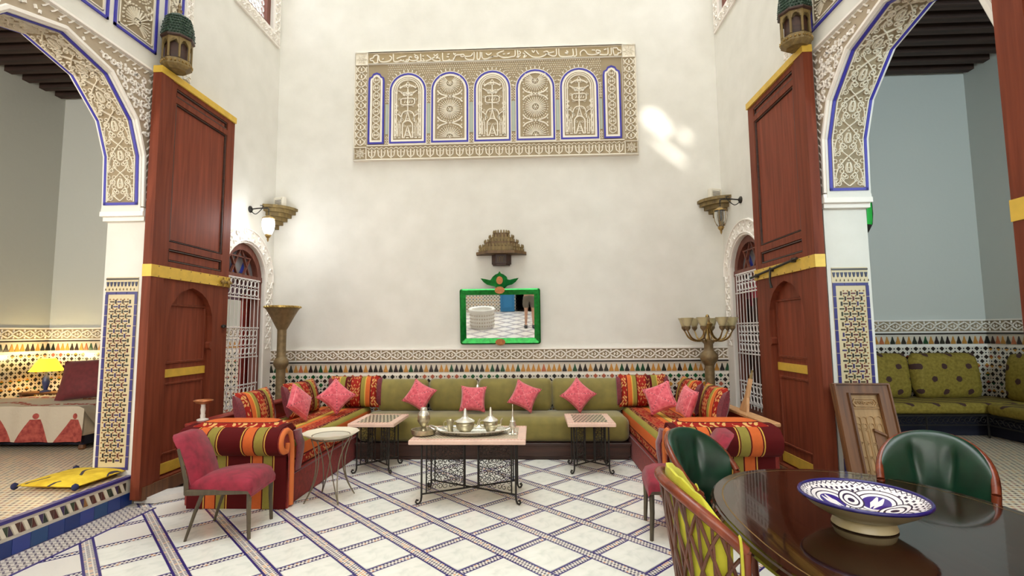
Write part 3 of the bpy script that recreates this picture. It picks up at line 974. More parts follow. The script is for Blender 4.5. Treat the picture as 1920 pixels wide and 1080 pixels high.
def step_face(name, mp, fl):
    """tiled riser of the raised room"""
    y0, y1 = AC - .93, AC + .93
    MB().box(y0, y1, 0.0, HF, 0, .012, mat=lambda a, b, c: mp(a, b, c)).build('riser_ground', Mat('riser_ground', C(214, 206, 190), .35), fl)
    m = MB(); nb = C(58, 52, 124)
    w = .13; n = int((y1 - y0) / w)
    first = None
    for k in range(n):
        a = y0 + k * (y1 - y0) / n
        o = MB().box(a + .002, a + (y1 - y0) / n - .002, .006, .115, .012, .018, mat=lambda p, q, r: mp(p, q, r)).build('blue_riser_tile', glazed, fl)
        o.color = [C(38, 62, 128), C(30, 54, 116), C(48, 66, 140), C(36, 74, 124)][k % 4]
    for k in range(int((y1 - y0) / .085)):
        a = y0 + k * .085
        c1 = [C(72, 62, 44), C(92, 46, 40), C(40, 52, 44), C(60, 44, 70), C(150, 106, 62)][int(hashf(k) * 5)]
        c2 = [C(62, 52, 44), C(58, 70, 52), C(84, 52, 44), C(66, 50, 86)][int(hashf(k + 50) * 4)]
        m.color(c1).prism([(a + .003, .142), (a + .038, .142), (a + .003, .216)], mp, .012, .017)
        m.color(c2).prism([(a + .081, .142), (a + .081, .216), (a + .046, .216)], mp, .012, .017)
        m.color(C(226, 216, 196)).prism([(a + .045, .142), (a + .072, .142), (a + .040, .216), (a + .012, .216)], mp, .012, .019)
    m.color(nb).box(y0, y1, HF - .02, HF + .002, .012, .02, mat=lambda a, b, c: mp(a, b, c))
    m.build('mosaic_band', glazed_v, fl, kind='stuff')
    MB().box(y0, y1, HF, HF + .003, -.03, .02, mat=lambda a, b, c: mp(a, b, c)).build('step_nosing', Mat('nosing_blue', C(64, 58, 132), .35), fl)
step_face('left', mapL, FLR_L)
step_face('right', mapR, FLR_R)

# ------------------------------------------------------------------ lower windows: white border, frame, star light, grille, shutter (left), dark fill (right)
def window(name, mp, label_glass):
    f = MB()
    outer, inner = win_hole(0, .5), win_hole(-.09, .58)
    f.slab(outer, [inner], mp, -.13, -.04)
    f.box(WINC - WINW, WINC + WINW, WINS - .02, WINS + .05, -.15, -.03, mat=lambda a, b, c: mp(a, b, c))
    w = f.build(name, frame_brown, kind='structure')
    # carved white surround
    MB().slab(win_hole(.2, .45), [win_hole(0.0, .46)], mp, 0, .02).build('window_surround', stucco_white, w)
    m = MB()
    z = 1.33
    for s_ in (1, -1):
        interlace(m, 1.34, WINS, WINC + s_ * .56 - .075, WINC + s_ * .56 + .075, .16, .018, .012, off(mp, 0, 0, .02), vert=True)
    for k in range(11):
        a = 180 * (k + .5) / 11
        c_, s_ = math.cos(R(a)), math.sin(R(a))
        for rr, tt in ((.51, 0), (.60, 6)):
            m.ribbon(spiral(WINC + rr * math.cos(R(a + tt)), WINS + rr * math.sin(R(a + tt)), .05, .012, a, 1.1, 8), .016, .012, off(mp, 0, 0, .02))
    m.ribbon(arc(WINC, WINS, WINW + .03, 0, 180, 18), .02, .018, off(mp, 0, 0, .02)); m.ribbon(arc(WINC, WINS, WINW + .185, 0, 180, 18), .02, .018, off(mp, 0, 0, .02))
    m.build('carved_surround', stucco_white, w, kind='stuff')
    # star in the round head
    m = MB(); r_ = WINW - .1; zc = WINS + .16
    for rot in (90, 270):
        P = [(WINC + .24 * math.cos(R(rot + 120 * k)), zc + .24 * math.sin(R(rot + 120 * k))) for k in range(3)]
        m.ribbon(P, .035, .03, off(mp, 0, 0, -.09), closed=True, top=.9)
    for k in range(3):
        a = R(90 + 120 * k)
        m.ribbon([(WINC + .24 * math.cos(a), zc + .24 * math.sin(a)), (WINC + .38 * math.cos(a), zc + .3 * math.sin(a))], .03, .03, off(mp, 0, 0, -.09), top=.9)
    m.build('star_tracery', frame_brown, w)
    half = [(WINC - r_, WINS + .05)] + arc(WINC, WINS + .02, r_, 176, 4, 12) + [(WINC + r_, WINS + .05)]
    MB().prism(half, mp, -.115, -.110).build('glass_pane', grey_pane, w)
    for s_ in (-1, 1):
        MB().prism([(WINC + s_ * .04, zc - .08), (WINC + s_ * .17, zc - .09), (WINC + s_ * .12, zc + .06)], mp, -.108, -.104).build('blue_glass_pane', blue_pane, w)
    # white iron grille
    g = link('iron_grille', None, w)
    nb = 8; x0, x1 = WINC - WINW + .10, WINC + WINW - .10
    sp = (x1 - x0) / nb
    bar = MB().tube([mp(0, .58, -.02), mp(0, WINS - .02, -.02)], .0055, 6).build('grille_bar', white_iron, g)
    me0 = bar.data
    base = Vector(mp(0, 0, 0))
    for k in range(nb + 1):
        o = bar if k == 0 else bar.copy()
        if k: COL.objects.link(o)
        o.location = Vector(mp(x0 + k * sp, 0, 0)) - base
    ring = MB().tube([mp(a, b, -.02) for a, b in arc(0, 0, sp * .42, 0, 360, 12)[:-1]], .006, 5, closed=True).build('grille_ring', white_iron, g)
    first = True
    rowz = []
    for top, n in ((WINS - .06, 2), (1.56, 3), (.82, 2)):
        for r_ in range(n):
            rowz.append(top - r_ * .115)
    for zz in rowz:
        for k in range(nb):
            o = ring if first else ring.copy()
            if not first: COL.objects.link(o)
            first = False
            o.location = Vector(mp(x0 + (k + .5) * sp, zz, 0)) - base
            o.scale = (1, 1, 1.15)
    o = None
    m = MB()
    for zz in (WINS - .005, WINS - .25, 1.63, 1.25, .9, .645):
        m.box(x0 - .02, x1 + .02, zz - .008, zz + .008, -.03, -.01, mat=lambda a, b, c: mp(a, b, c))
    m.build('grille_rail', white_iron, g)
    # left: plank shutter folded back; right: dark planks standing in for the dark interior
    for k in range(3 if name == 'window_1' else 5):
        a = (WINC + .24 if name == 'window_1' else WINC - .02) + k * .132
        MB().box(a, a + .125, .58, (2.1 if name == 'window_1' else 1.85) + .1 * (k % 2), -.19, -.165, mat=lambda p, q, r: mp(p, q, r)).build('shutter_or_dark_plank', red_wood if name == 'window_1' else dark_wood, w)
    return w
window('window_1', mapL, '')
window('window_2', mapR, '')
# upper windows
def upper_window(name, mp):
    y0, y1, z0 = 5.95, 6.72, 5.92
    w = MB().slab([(y0, z0), (y1, z0), (y1, 7.05), (y0, 7.05)], [[(y0 + .09, z0 + .09), (y1 - .09, z0 + .09), (y1 - .09, 6.96), (y0 + .09, 6.96)]], mp, -.13, -.04).build(name, frame_brown, kind='structure')
    m = MB().slab([(y0 - .17, z0 - .17), (y1 + .17, z0 - .17), (y1 + .17, 7.2), (y0 - .17, 7.2)], [[(y0, z0), (y1, z0), (y1, 7.05), (y0, 7.05)]], mp, 0, .025)
    m.build('window_surround', stucco_white, w)
    m = MB()
    interlace(m, y0 - .15, y1 + .15, z0 - .15, z0 - .02, .13, .016, .012, off(mp, 0, 0, .025))
    for y in (y0 - .15, y1 + .02): interlace(m, z0, 7.0, y, y + .13, .13, .016, .012, off(mp, 0, 0, .025), vert=True)
    m.build('carved_surround', stucco_white, w, kind='stuff')
    m = MB()
    for i in range(6):
        for j in range(8):
            m.tube([mp(a, b, -.09) for a, b in arc(y0 + .14 + i * .098, z0 + .15 + j * .1, .045, 0, 360, 8)[:-1]], .011, 4, closed=True)
    m.build('lattice', white_iron, w, kind='stuff')
upper_window('window_3', mapL)
upper_window('window_4', mapR)

# area lights added to brighten the side rooms
def room_fill(side, energy, col, x, y, z, sx, sy, rot):
    ld = bpy.data.lights.new('fill_light_' + side, 'AREA'); ld.shape = 'RECTANGLE'
    ld.size, ld.size_y, ld.energy, ld.color = sx, sy, energy, col
    lo = bpy.data.objects.new('fill_light_' + side, ld); COL.objects.link(lo)
    lo.location = (x, y, z); lo.rotation_euler = rot
room_fill('right_room', 260, (.76, .93, 1.0), 4.6, -.5, 3.9, 2.4, 2.2, (R(98), 0, 0))
room_fill('left_room', 300, (1.0, .95, .87), -5.6, -.5, 3.2, 2.4, 2.2, (R(98), 0, 0))
# ------------------------------------------------------------------ big door leaves folded back against the walls
def door_leaf(name, mp, y0=4.54, y1=5.73, extras='', full=True):
    """mp(u, v, h): u along the wall, h out of the wall. Leaf hinged at y0."""
    W = y1 - y0; s_ = 1
    ZB, ZT = .06, 4.16
    a0, a1 = y0 + .235, y0 + .925                    # wicket opening
    am = (a0 + a1) / 2; hw = (a1 - a0) / 2
    wick = [(a1, .17), (a1, 1.38), (a1 - .035, 1.40), (a1 - .035, 1.45), (a1 + .0, 1.47), (a1, 1.66)] + \
           [(am + hw * c, 1.66 + .37 * s) for c, s in ((.97, .27), (.86, .52), (.68, .74), (.42, .9), (.18, .98), (0, 1.02), (-.18, .98), (-.42, .9), (-.68, .74), (-.86, .52), (-.97, .27))] + \
           [(a0, 1.66), (a0 + .0, 1.47), (a0 + .035, 1.45), (a0 + .035, 1.40), (a0, 1.38), (a0, .17)]
    p0, p1 = y0 + .2, y0 + 1.05
    big = [(p1, 2.47), (p1, 3.90), (p0, 3.90), (p0, 2.47)]
    low = [(p1, 2.27), (p1, 2.40), (p0, 2.40), (p0, 2.27)]
    top = [(p1, 3.96), (p1, 4.05), (p0, 4.05), (p0, 3.96)]
    m = MB().slab([(y0, ZB), (y1, ZB), (y1, ZT), (y0, ZT)], [wick, big, low, top], mp, .055, .12)
    m.box(y0 - .03, y0 + .13, ZB, ZT, .05, .135, mat=lambda a, b, c: mp(a, b, c))
    d = m.build(name, door_wood, kind='structure')
    for q, nm in ((big, 'door_panel'), (low, 'door_panel'), (top, 'door_panel')):
        m = MB().prism(q, mp, .06, .085)
        c0, c1 = q[3], q[1]
        m.prism([(c0[0] + .03, c0[1] + .025), (c1[0] - .03, c0[1] + .025), (c1[0] - .03, c1[1] - .025), (c0[0] + .03, c1[1] - .025)], mp, .085, .1)
        m.build(nm, door_panel_wood, d)
        m = MB()
        m.ribbon([(c0[0] + .012, c0[1] + .012), (c1[0] - .012, c0[1] + .012), (c1[0] - .012, c1[1] - .012), (c0[0] + .012, c1[1] - .012)], .022, .03, off(mp, 0, 0, .085), closed=True)
        m.build('panel_moulding', dark_wood, d)
    for z0, z1, h in ((2.10, 2.215, .13), (4.1, 4.17, .13)):
        MB().box(y0 - .035, y1 + .002, z0, z1, .05, h + .01, mat=lambda a, b, c: mp(a, b, c)).build('gold_band', gold_paint, d)
    # wicket door inside the opening
    wm = MB().prism([(a0 - .03, .1), (a1 + .03, .1), (a1 + .03, 2.06), (a0 - .03, 2.06)], mp, .03, .056)
    w = wm.build('wicket_door', door_panel_wood, d)
    m = MB()
    for q in ((a0 + .07, a1 - .05, 1.27, 1.85), (a0 + .07, a1 - .05, .38, 1.06)):
        m.ribbon([(q[0], q[2]), (q[1], q[2]), (q[1], q[3]), (q[0], q[3])], .035, .014, off(mp, 0, 0, .056), closed=True, top=.7)
    m.build('wicket_moulding', door_wood, w)
    for z0, z1 in ((1.125, 1.205), (.19, .29)):
        MB().box(a0 - .0, a1 - .02, z0, z1, .05, .068, mat=lambda a, b, c: mp(a, b, c)).build('wicket_gold_band', gold_paint, w)
    MB().box(y0, y1, ZB - .02, ZB + .1, .05, .14, mat=lambda a, b, c: mp(a, b, c)).build('kick_board', old_wood, d)
    m = MB()
    for k in range(8):
        for z in (2.11, 2.205): m.dot(y0 + .06 + k * .15, z, .008, .006, off(mp, 0, 0, .14))
    m.build('nails', brass, d, kind='stuff')
    if extras == 'keys':
        for y in (y1 - .16, y1 - .05):
            m = MB()
            m.tube([mp(y - .05, 2.15, .16), mp(y + .05, 2.15, .16)], .012, 6).tube([mp(y, 2.09, .16), mp(y, 2.2, .16)], .01, 6)
            m.lathe([(.02, -.02), (.024, 0), (.02, .02)], *mp(y, 2.15, .16), n=8)
            m.build('key_handle', brass, d)
        m = MB().lathe([(.012, 0), (.03, .01), (.03, .03), (.01, .04)], *mp(y1 - .08, 1.62, .13), n=10)
        m.build('knob', iron, d)
    if extras == 'bolt':
        m = MB().tube([mp(y0 + .22, 2.215, .165), mp(y1 + .05, 2.135, .165)], .013, 7)
        m.build('bolt', iron, d)
        for y in (y0 + .3, y0 + .75, y1 - .1):
            MB().lathe([(.022, -.02), (.03, 0), (.022, .02)], *mp(y, 2.215 - (y - y0 - .2) * .08, .155), n=10).build('bolt_loop', iron, d)
        MB().tube([mp(y0 + .74, 2.17, .17), mp(y0 + .745, 2.06, .18), mp(y0 + .735, 1.98, .17)], [.012, .01, .016], 7).build('bolt_handle', iron, d)
    return d
door_leaf('door_1', mapL, extras='keys')
door_leaf('door_2', mapR, extras='bolt')
mirY = lambda mp: (lambda u, v, h: mp(2 * AC - u, v, h))
door_leaf('door_3', mirY(mapL), 4.68, 5.87)
door_leaf('door_4', mirY(mapR), 4.65, 5.84)

# ------------------------------------------------------------------ carved plaster panel on the back wall
def carved_plaster_panel():
    X0, Z0, W, H, D = -2.565, 4.02, 4.08, 1.63, .05
    t = thing('carved_plaster_panel', 'large carved plaster panel with blue edged arches high on the back wall', 'wall panel', (X0, YB, Z0))
    mp = lambda u, v, h: (u, -h, v)
    MB().box(0, W, 0, H, 0, D, mat=lambda a, b, c: mp(a, b, c)).build('backing', stucco_bright, t)
    f = off(mp, 0, 0, D)
    MB().prism([(.2, 1.455), (W - .2, 1.455), (W - .2, 1.605), (.2, 1.605)], f, 0, .002).build('script_ground', script_tan, t)
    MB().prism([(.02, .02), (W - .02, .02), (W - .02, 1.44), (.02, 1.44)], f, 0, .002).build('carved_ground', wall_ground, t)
    m = MB()
    rim = lambda u0, u1, v0, v1, w=.014, h=.02: m.ribbon([(u0, v0), (u1, v0), (u1, v1), (u0, v1)], w, h, f, closed=True, top=.8)
    rim(.01, W - .01, .01, H - .01, .02); rim(.2, W - .2, .215, H - .19); rim(.2, W - .2, 1.445, H - .012)
    for u in (.012, W - .19):
        for v in (.015, H - .195): rim(u, u + .178, v, v + .178)
    m.build('frame_moulding', stucco_bright, t)
    m = MB()
    for u in (.101, W - .101):
        for v in (.104, H - .106):
            for k in range(8):
                a = 45 * k
                m.ribbon([(u + .02 * math.cos(R(a)), v + .02 * math.sin(R(a))), (u + .045 * math.cos(R(a + 14)), v + .045 * math.sin(R(a + 14))), (u + .075 * math.cos(R(a)), v + .075 * math.sin(R(a))), (u + .045 * math.cos(R(a - 14)), v + .045 * math.sin(R(a - 14)))], .011, .014, f, closed=True)
            m.dot(u, v, .014, .016, f)
    m.k = 1.35
    n = 26
    for k in range(n):
        u = .2 + (W - .4) * (k + .5) / n; d = (W - .4) / n
        m.ribbon([(u - d * .38, .15), (u - d * .3, .07), (u, .035), (u + d * .3, .07), (u + d * .38, .15)], .014, .014, f)
        m.ribbon([(u, .05), (u, .16)], .014, .014, f); m.dot(u - d * .2, .12, .012, .014, f, 4); m.dot(u + d * .2, .12, .012, .014, f, 4)
        m.ribbon([(u - d * .5, .19), (u - d * .25, .165), (u, .19), (u + d * .25, .165), (u + d * .5, .19)], .01, .012, f)
    for s_ in (0, 1):
        for k in range(11):
            v = .22 + (1.2) * (k + .5) / 11; d = 1.2 / 11
            c = .101 if s_ == 0 else W - .101
            for q in (1, -1):
                m.ribbon([(c, v - d * .45), (c + q * .05, v - d * .2), (c + q * .055, v + d * .15), (c + q * .015, v + d * .45)], .013, .014, f)
                m.ribbon([(c + q * .075, v - d * .4), (c + q * .068, v), (c + q * .075, v + d * .4)], .011, .012, f)
            m.ribbon([(c, v - d * .2), (c, v + d * .25)], .016, .014, f)
    m.build('carved_border', stucco_bright, t, kind='stuff')
    arches = [(.21, .445, 0), (.523, 1.055, 1), (1.133, 1.67, 2), (1.754, 2.277, 1), (2.36, 2.91, 2), (2.99, 3.53, 1), (3.60, 3.85, 0)]
    for a, b, kind in arches:
        c, w = (a + b) / 2, (b - a) / 2
        v0 = .24; sp = 1.29 - w if kind else 1.30 - w
        def outline(g):
            w_ = w - g
            if kind: A = arc(c, sp, w_, 0, 180, 14)
            else: A = [(c + w_, sp), (c + w_ * .92, sp + w_ * .45), (c + w_ * .6, sp + w_ * .62), (c + w_ * .45, sp + w_ * .95), (c, sp + w_ * 1.12), (c - w_ * .45, sp + w_ * .95), (c - w_ * .6, sp + w_ * .62), (c - w_ * .92, sp + w_ * .45), (c - w_, sp)]
            return [(c + w_, v0 + g)] + A + [(c - w_, v0 + g)]
        MB().slab(outline(0), [outline(.026)], f, .0, .016).build('blue_arch_border', blue_paint, t)
        m = MB().slab(outline(.026), [outline(.055)], f, .0, .012)
        if kind: m.slab(outline(-.012), [outline(0)], f, 0, .012)
        m.build('arch_moulding', stucco_bright, t)
        m = MB(); m.k = 1.3; g = lambda u, v, h: f(u, v, .002 + h)
        if kind == 1:
            gc = off(g, c, 0, 0)
            q = w - .075
            for i in range(5):
                for j in range(8):
                    uu, vv = -.16 + i * .08 + (.04 if j % 2 else 0), .40 + j * .1
                    if abs(uu) > .17 or (vv > 1.0 and uu * uu + (vv - sp) ** 2 > .036): continue
                    m.ribbon(spiral(uu, vv, .024, .006, 40 * i + 70 * j, 1.1, 7), .006, .009, gc)
            for k in (1.0, .86):
                m.ribbon([(c - q * k, v0 + .1)] + [(c + q * k * math.cos(R(180 - x)), sp + q * k * math.sin(R(x))) for x in range(0, 181, 15)] + [(c + q * k, v0 + .1)], .014, .016, g)
            mir(m, bez((0, 1.24 - .13), (-.04, 1.2 - .08), (-.1, 1.16 - .08), (-.12, 1.12 - .06), 5), .018, .016, gc)
            m.ribbon([(0, 1.16), (-.03, 1.11), (0, 1.06), (.03, 1.11)], .014, .018, gc, closed=True)
            m.ribbon([(0, 1.06), (0, .8)], .016, .016, gc)
            mir(m, spiral(-.045, .97, .035, .01, 0, 1.2, 8), .014, .016, gc)
            mir(m, bez((0, .95), (-.08, .96), (-.13, 1.05), (-.14, 1.02), 5), .014, .016, gc)
            m.ribbon([(-.1, .83), (-.1, .89), (-.07, .91), (.07, .91), (.1, .89), (.1, .83), (.07, .81), (-.07, .81)], .014, .018, gc, closed=True)
            for x in (-.05, -.015, .02, .055): m.ribbon([(x, .84), (x + .012, .875)], .012, .014, gc)
            m.ribbon([(0, .81), (0, .72)], .014, .014, gc)
            mir(m, bez((0, .72), (-.08, .73), (-.1, .66), (-.1, .55), 6), .014, .016, gc)
            mir(m, bez((0, .72), (-.02, .6), (-.04, .55), (-.08, .52), 5), .012, .014, gc)
            mir(m, bez((-.2, .66), (-.15, .7), (-.1, .66), (-.09, .6), 5), .014, .016, gc)
            m.ribbon([(-.075, .32), (-.075, .5)] + arc(0, .5, .075, 180, 0, 8) + [(.075, .32)], .016, .018, gc)
            m.ribbon([(-.05, .32), (-.02, .42), (0, .5), (.02, .42), (.05, .32)], .016, .016, gc)
            m.ribbon([(-.03, .36), (.03, .36)], .012, .014, gc); m.ribbon([(-.02, .42), (.02, .42)], .012, .014, gc)
            mir(m, [(-.14, .34), (-.14, .52), (-.125, .58), (-.11, .52), (-.11, .34)], .012, .016, gc)
            mir(m, [(-.19, .34), (-.16, .4), (-.19, .46), (-.16, .52), (-.19, .6)], .014, .014, gc)
            for x in (-.18, -.12, -.06, 0, .06, .12, .18): m.ribbon([(x - .02, .325), (x + .02, .325)], .014, .014, gc)
            mir(m, spiral(-.17, .8, .03, .008, 90, 1.2, 8), .012, .014, gc); mir(m, spiral(-.17, .72, .028, .008, 0, 1.2, 8), .012, .014, gc)
        elif kind == 2:
            for v in (1.12, .73, .32):
                lo = (lambda vv: (lambda du, dv: vv + dv > v0 + .07 and vv + dv < 1.235))(v)
                rosette(m, w - .075, .012, .015, off(g, c, v, 0), 30, lo)
            for v in (.925, .53):
                for s_ in (1, -1):
                    for t_ in (1, -1):
                        m.ribbon(bez((c + s_ * .03, v), (c + s_ * .1, v + t_ * .03), (c + s_ * .14, v + t_ * .02), (c + s_ * .18, v + t_ * .09), 6), .018, .016, g)
                        m.dot(c + s_ * .17, v + t_ * .03, .015, .016, g, 5)
                m.dot(c, v, .02, .018, g)
        else:
            for k in range(8):
                v = v0 + .075 + k * .118
                gc = off(g, c, v, 0)
                mir(m, [(0, 0), (-.045, .03), (-.045, .085), (0, .118)], .012, .014, gc)
                mir(m, [(-.02, .04), (-.02, .08)], .012, .013, gc)
                m.dot(0, .06, .012, .014, gc, 5)
        m.build('carved_filling', stucco_bright, t, kind='stuff')
    m = MB()
    for a, b in ((.46, .508), (1.068, 1.12), (1.683, 1.742), (2.29, 2.347), (2.923, 2.977), (3.545, 3.587)):
        MB().box(a + .005, b - .005, .38, .83, 0, .01, mat=lambda p, q, r: f(p, q, r)).build('green_inlay', green_paint, t)
        for v in (.25, .29, .33, .86, .9, .94, .98, 1.02):
            for u in (a + .012, b - .012): m.dot(u, v, .012, .014, f, 4)
            m.dot((a + b) / 2, v + .02, .01, .012, f, 4)
    for i in range(100):                                   # pierced ground above the arches
        for j in range(9):
            u, v = .5 + i * .0312, 1.42 - j * .033
            if u > 3.58 or v < 1.05: continue
            if any(k and ((u - (a + b) / 2) ** 2 + (v - (1.29 - (b - a) / 2)) ** 2) < ((b - a) / 2 + .06) ** 2 for a, b, k in arches): continue
            m.dot(u + (.015 if j % 2 else 0), v, .0115, .013, f, 4)
    for a, b, k in arches:
        if not k: continue
        c, w = (a + b) / 2, (b - a) / 2
        for i in range(15):
            q = R(8 + 164 * i / 14)
            m.ribbon([(c + (w + .018) * math.cos(q), 1.29 - w + (w + .018) * math.sin(q)), (c + (w + .052) * math.cos(q), 1.29 - w + (w + .052) * math.sin(q))], .018, .013, f)
    m.build('pierced_ground', stucco_bright, t, kind='stuff')
    # the inscription, stroke by stroke
    def lx(c): return 660 + c[0] / 7.11, 90 + c[1] / 7.11
    def rx(c): return 920 + c[0] / 6.857, 85 + c[1] / 6.857
    left = [[(390, 100), (345, 110), (325, 150), (290, 160), (295, 190), (325, 195), (345, 232), (390, 230)], [(390, 100), (388, 230)], [(400, 110), (410, 190), (450, 215), (520, 210), (565, 180), (570, 140), (545, 120)], [(450, 175), (470, 160)],
            [(595, 90), (600, 200), (640, 215), (690, 200), (720, 205), (760, 215), (790, 212), (797, 190), (775, 185), (765, 208)], [(690, 200), (700, 180)], [(722, 205), (730, 185)], [(640, 165), (700, 140), (770, 125)],
            [(800, 155), (815, 190), (860, 205), (910, 190), (925, 150), (900, 120), (880, 140), (900, 160), (920, 150)], [(800, 155), (825, 138), (842, 158)], [(872, 100), (890, 112)], [(955, 95), (960, 200), (940, 215), (905, 213)],
            [(985, 170), (1005, 213), (962, 207)], [(985, 125), (1000, 138)], [(1040, 115), (1110, 185), (1150, 210), (1205, 215), (1215, 190)], [(1145, 150), (1080, 190), (1020, 215)], [(1130, 105), (1150, 132), (1185, 98)], [(1190, 130), (1160, 172), (1185, 165), (1215, 178)],
            [(1245, 85), (1250, 200), (1290, 215), (1330, 205), (1385, 210), (1390, 170)], [(1330, 205), (1335, 185)], [(1300, 150), (1330, 148)], [(1310, 110), (1340, 105)], [(1390, 88), (1400, 115), (1420, 95)], [(1395, 195), (1420, 130), (1470, 120), (1520, 115), (1530, 145), (1490, 152), (1488, 122)], [(1530, 145), (1580, 150), (1625, 140), (1640, 100)],
            [(1540, 160), (1560, 190), (1620, 205), (1658, 190), (1660, 80)], [(1700, 80), (1702, 195), (1738, 180), (1740, 80)], [(1760, 85), (1765, 170), (1800, 195), (1860, 180), (1918, 150)], [(1815, 105), (1850, 132), (1890, 98)]]
    right = [[(0, 205), (60, 185), (112, 185), (118, 150)], [(195, 100), (105, 148), (170, 200), (230, 205), (290, 195), (332, 180), (335, 95)], [(365, 95), (370, 180), (350, 205)], [(180, 150), (210, 148)], [(235, 150), (268, 138)], [(380, 105), (402, 130), (385, 165)], [(400, 175), (365, 212)],
             [(430, 140), (458, 160), (440, 208), (482, 180)], [(450, 105), (520, 180), (570, 208), (640, 210), (700, 185), (742, 150)], [(690, 132), (730, 118), (752, 145), (712, 165)], [(752, 150), (822, 130)], [(545, 102), (565, 132), (585, 100)], [(600, 105), (612, 135), (632, 165)], [(742, 162), (800, 195), (848, 180), (850, 82)],
             [(880, 82), (885, 180), (920, 205), (1000, 205), (1058, 190), (1055, 88)], [(975, 112), (995, 140), (960, 148), (992, 165)], [(1095, 82), (1100, 188), (1062, 202)], [(1152, 200), (1150, 140), (1190, 110), (1220, 140), (1240, 175), (1300, 185), (1370, 170), (1395, 130), (1350, 115), (1348, 150), (1400, 152)], [(1290, 112), (1332, 115)],
             [(1385, 180), (1440, 188), (1488, 175), (1490, 82)], [(1530, 80), (1530, 180), (1500, 188)], [(1440, 112), (1472, 100)], [(1545, 88), (1600, 85), (1615, 115), (1650, 130), (1640, 165), (1615, 165), (1608, 192), (1560, 192)], [(1550, 90), (1562, 190)]]
    def wtop(px): return 99.5 + (px - 697) * (91 - 99.5) / (1162 - 697)        # upper edge of the band in the picture
    m = MB()
    for lst, fn in ((left, lx), (right, rx)):
        for stv in lst:
            P = []
            for c in stv:
                x, y = fn(c)
                P.append((.2 + (x - 697) / 465 * (W - .4), 1.605 - (y - wtop(x) - 1.5) / 22.5 * .15))
            m.ribbon(cat(P, 4), .016, .018, f, top=.7)
    m.build('arabic_inscription', stucco_bright, t)
carved_plaster_panel()

# ------------------------------------------------------------------ stepped shelf and green mirror on the back wall
def half_oct(w, d, n=3):
    return [(-w, 0), (-w, -d * .35), (-w * .55, -d), (w * .55, -d), (w, -d * .35), (w, 0)]
def tiered_shelf():
    t = thing('stepped_wall_shelf', 'stepped carved wooden shelf with battlements above the green mirror', 'wall shelf', (-.435, YB, 2.62))
    P = lambda u, v, h: (u, v, h)
    tiers = [(.35, .24, 0, .035), (.305, .21, .035, .1), (.235, .165, .1, .175), (.17, .125, .175, .245), (.11, .09, .245, .31)]
    for i, (w, d, z0, z1) in enumerate(tiers):
        MB().prism(half_oct(w, d), P, z0, z1).build('tier', carved_wood if i % 2 else carved_dark, t)
        if i:
            m = MB(); poly = half_oct(w, d)
            for (a, b) in zip(poly, poly[1:]):
                L = math.hypot(b[0] - a[0], b[1] - a[1]); n = max(1, round(L / .045))
                for k in range(n):
                    q = (k + .5) / n
                    x, y = a[0] + (b[0] - a[0]) * q, a[1] + (b[1] - a[1]) * q
                    y = min(y + .008, -.008)
                    m.box(x - .011, x + .011, y - .008, y + .008, z1, z1 + .03)
                    m.box(x - .006, x + .006, y - .0075, y + .0075, z1 + .03, z1 + .042)
                    if i < 4: m.box(x - .015, x + .015, y - .013, y, z0 + .015, z1 - .022)
            m.build('battlements', carved_wood, t, kind='stuff')
    MB().prism(half_oct(.135, .13), P, -.13, 0).prism(half_oct(.12, .11), P, -.15, -.13).build('bracket', dark_wood, t)
    m = MB()
    for x in (-.05, 0, .05): m.ribbon([(x - .02, -.11), (x - .02, -.05)] + arc(x, -.05, .02, 180, 0, 5) + [(x + .02, -.11)], .008, .008, lambda u, v, h: (u * .7, -.13 - h, v))
    m.build('bracket_carving', carved_wood, t)
tiered_shelf()

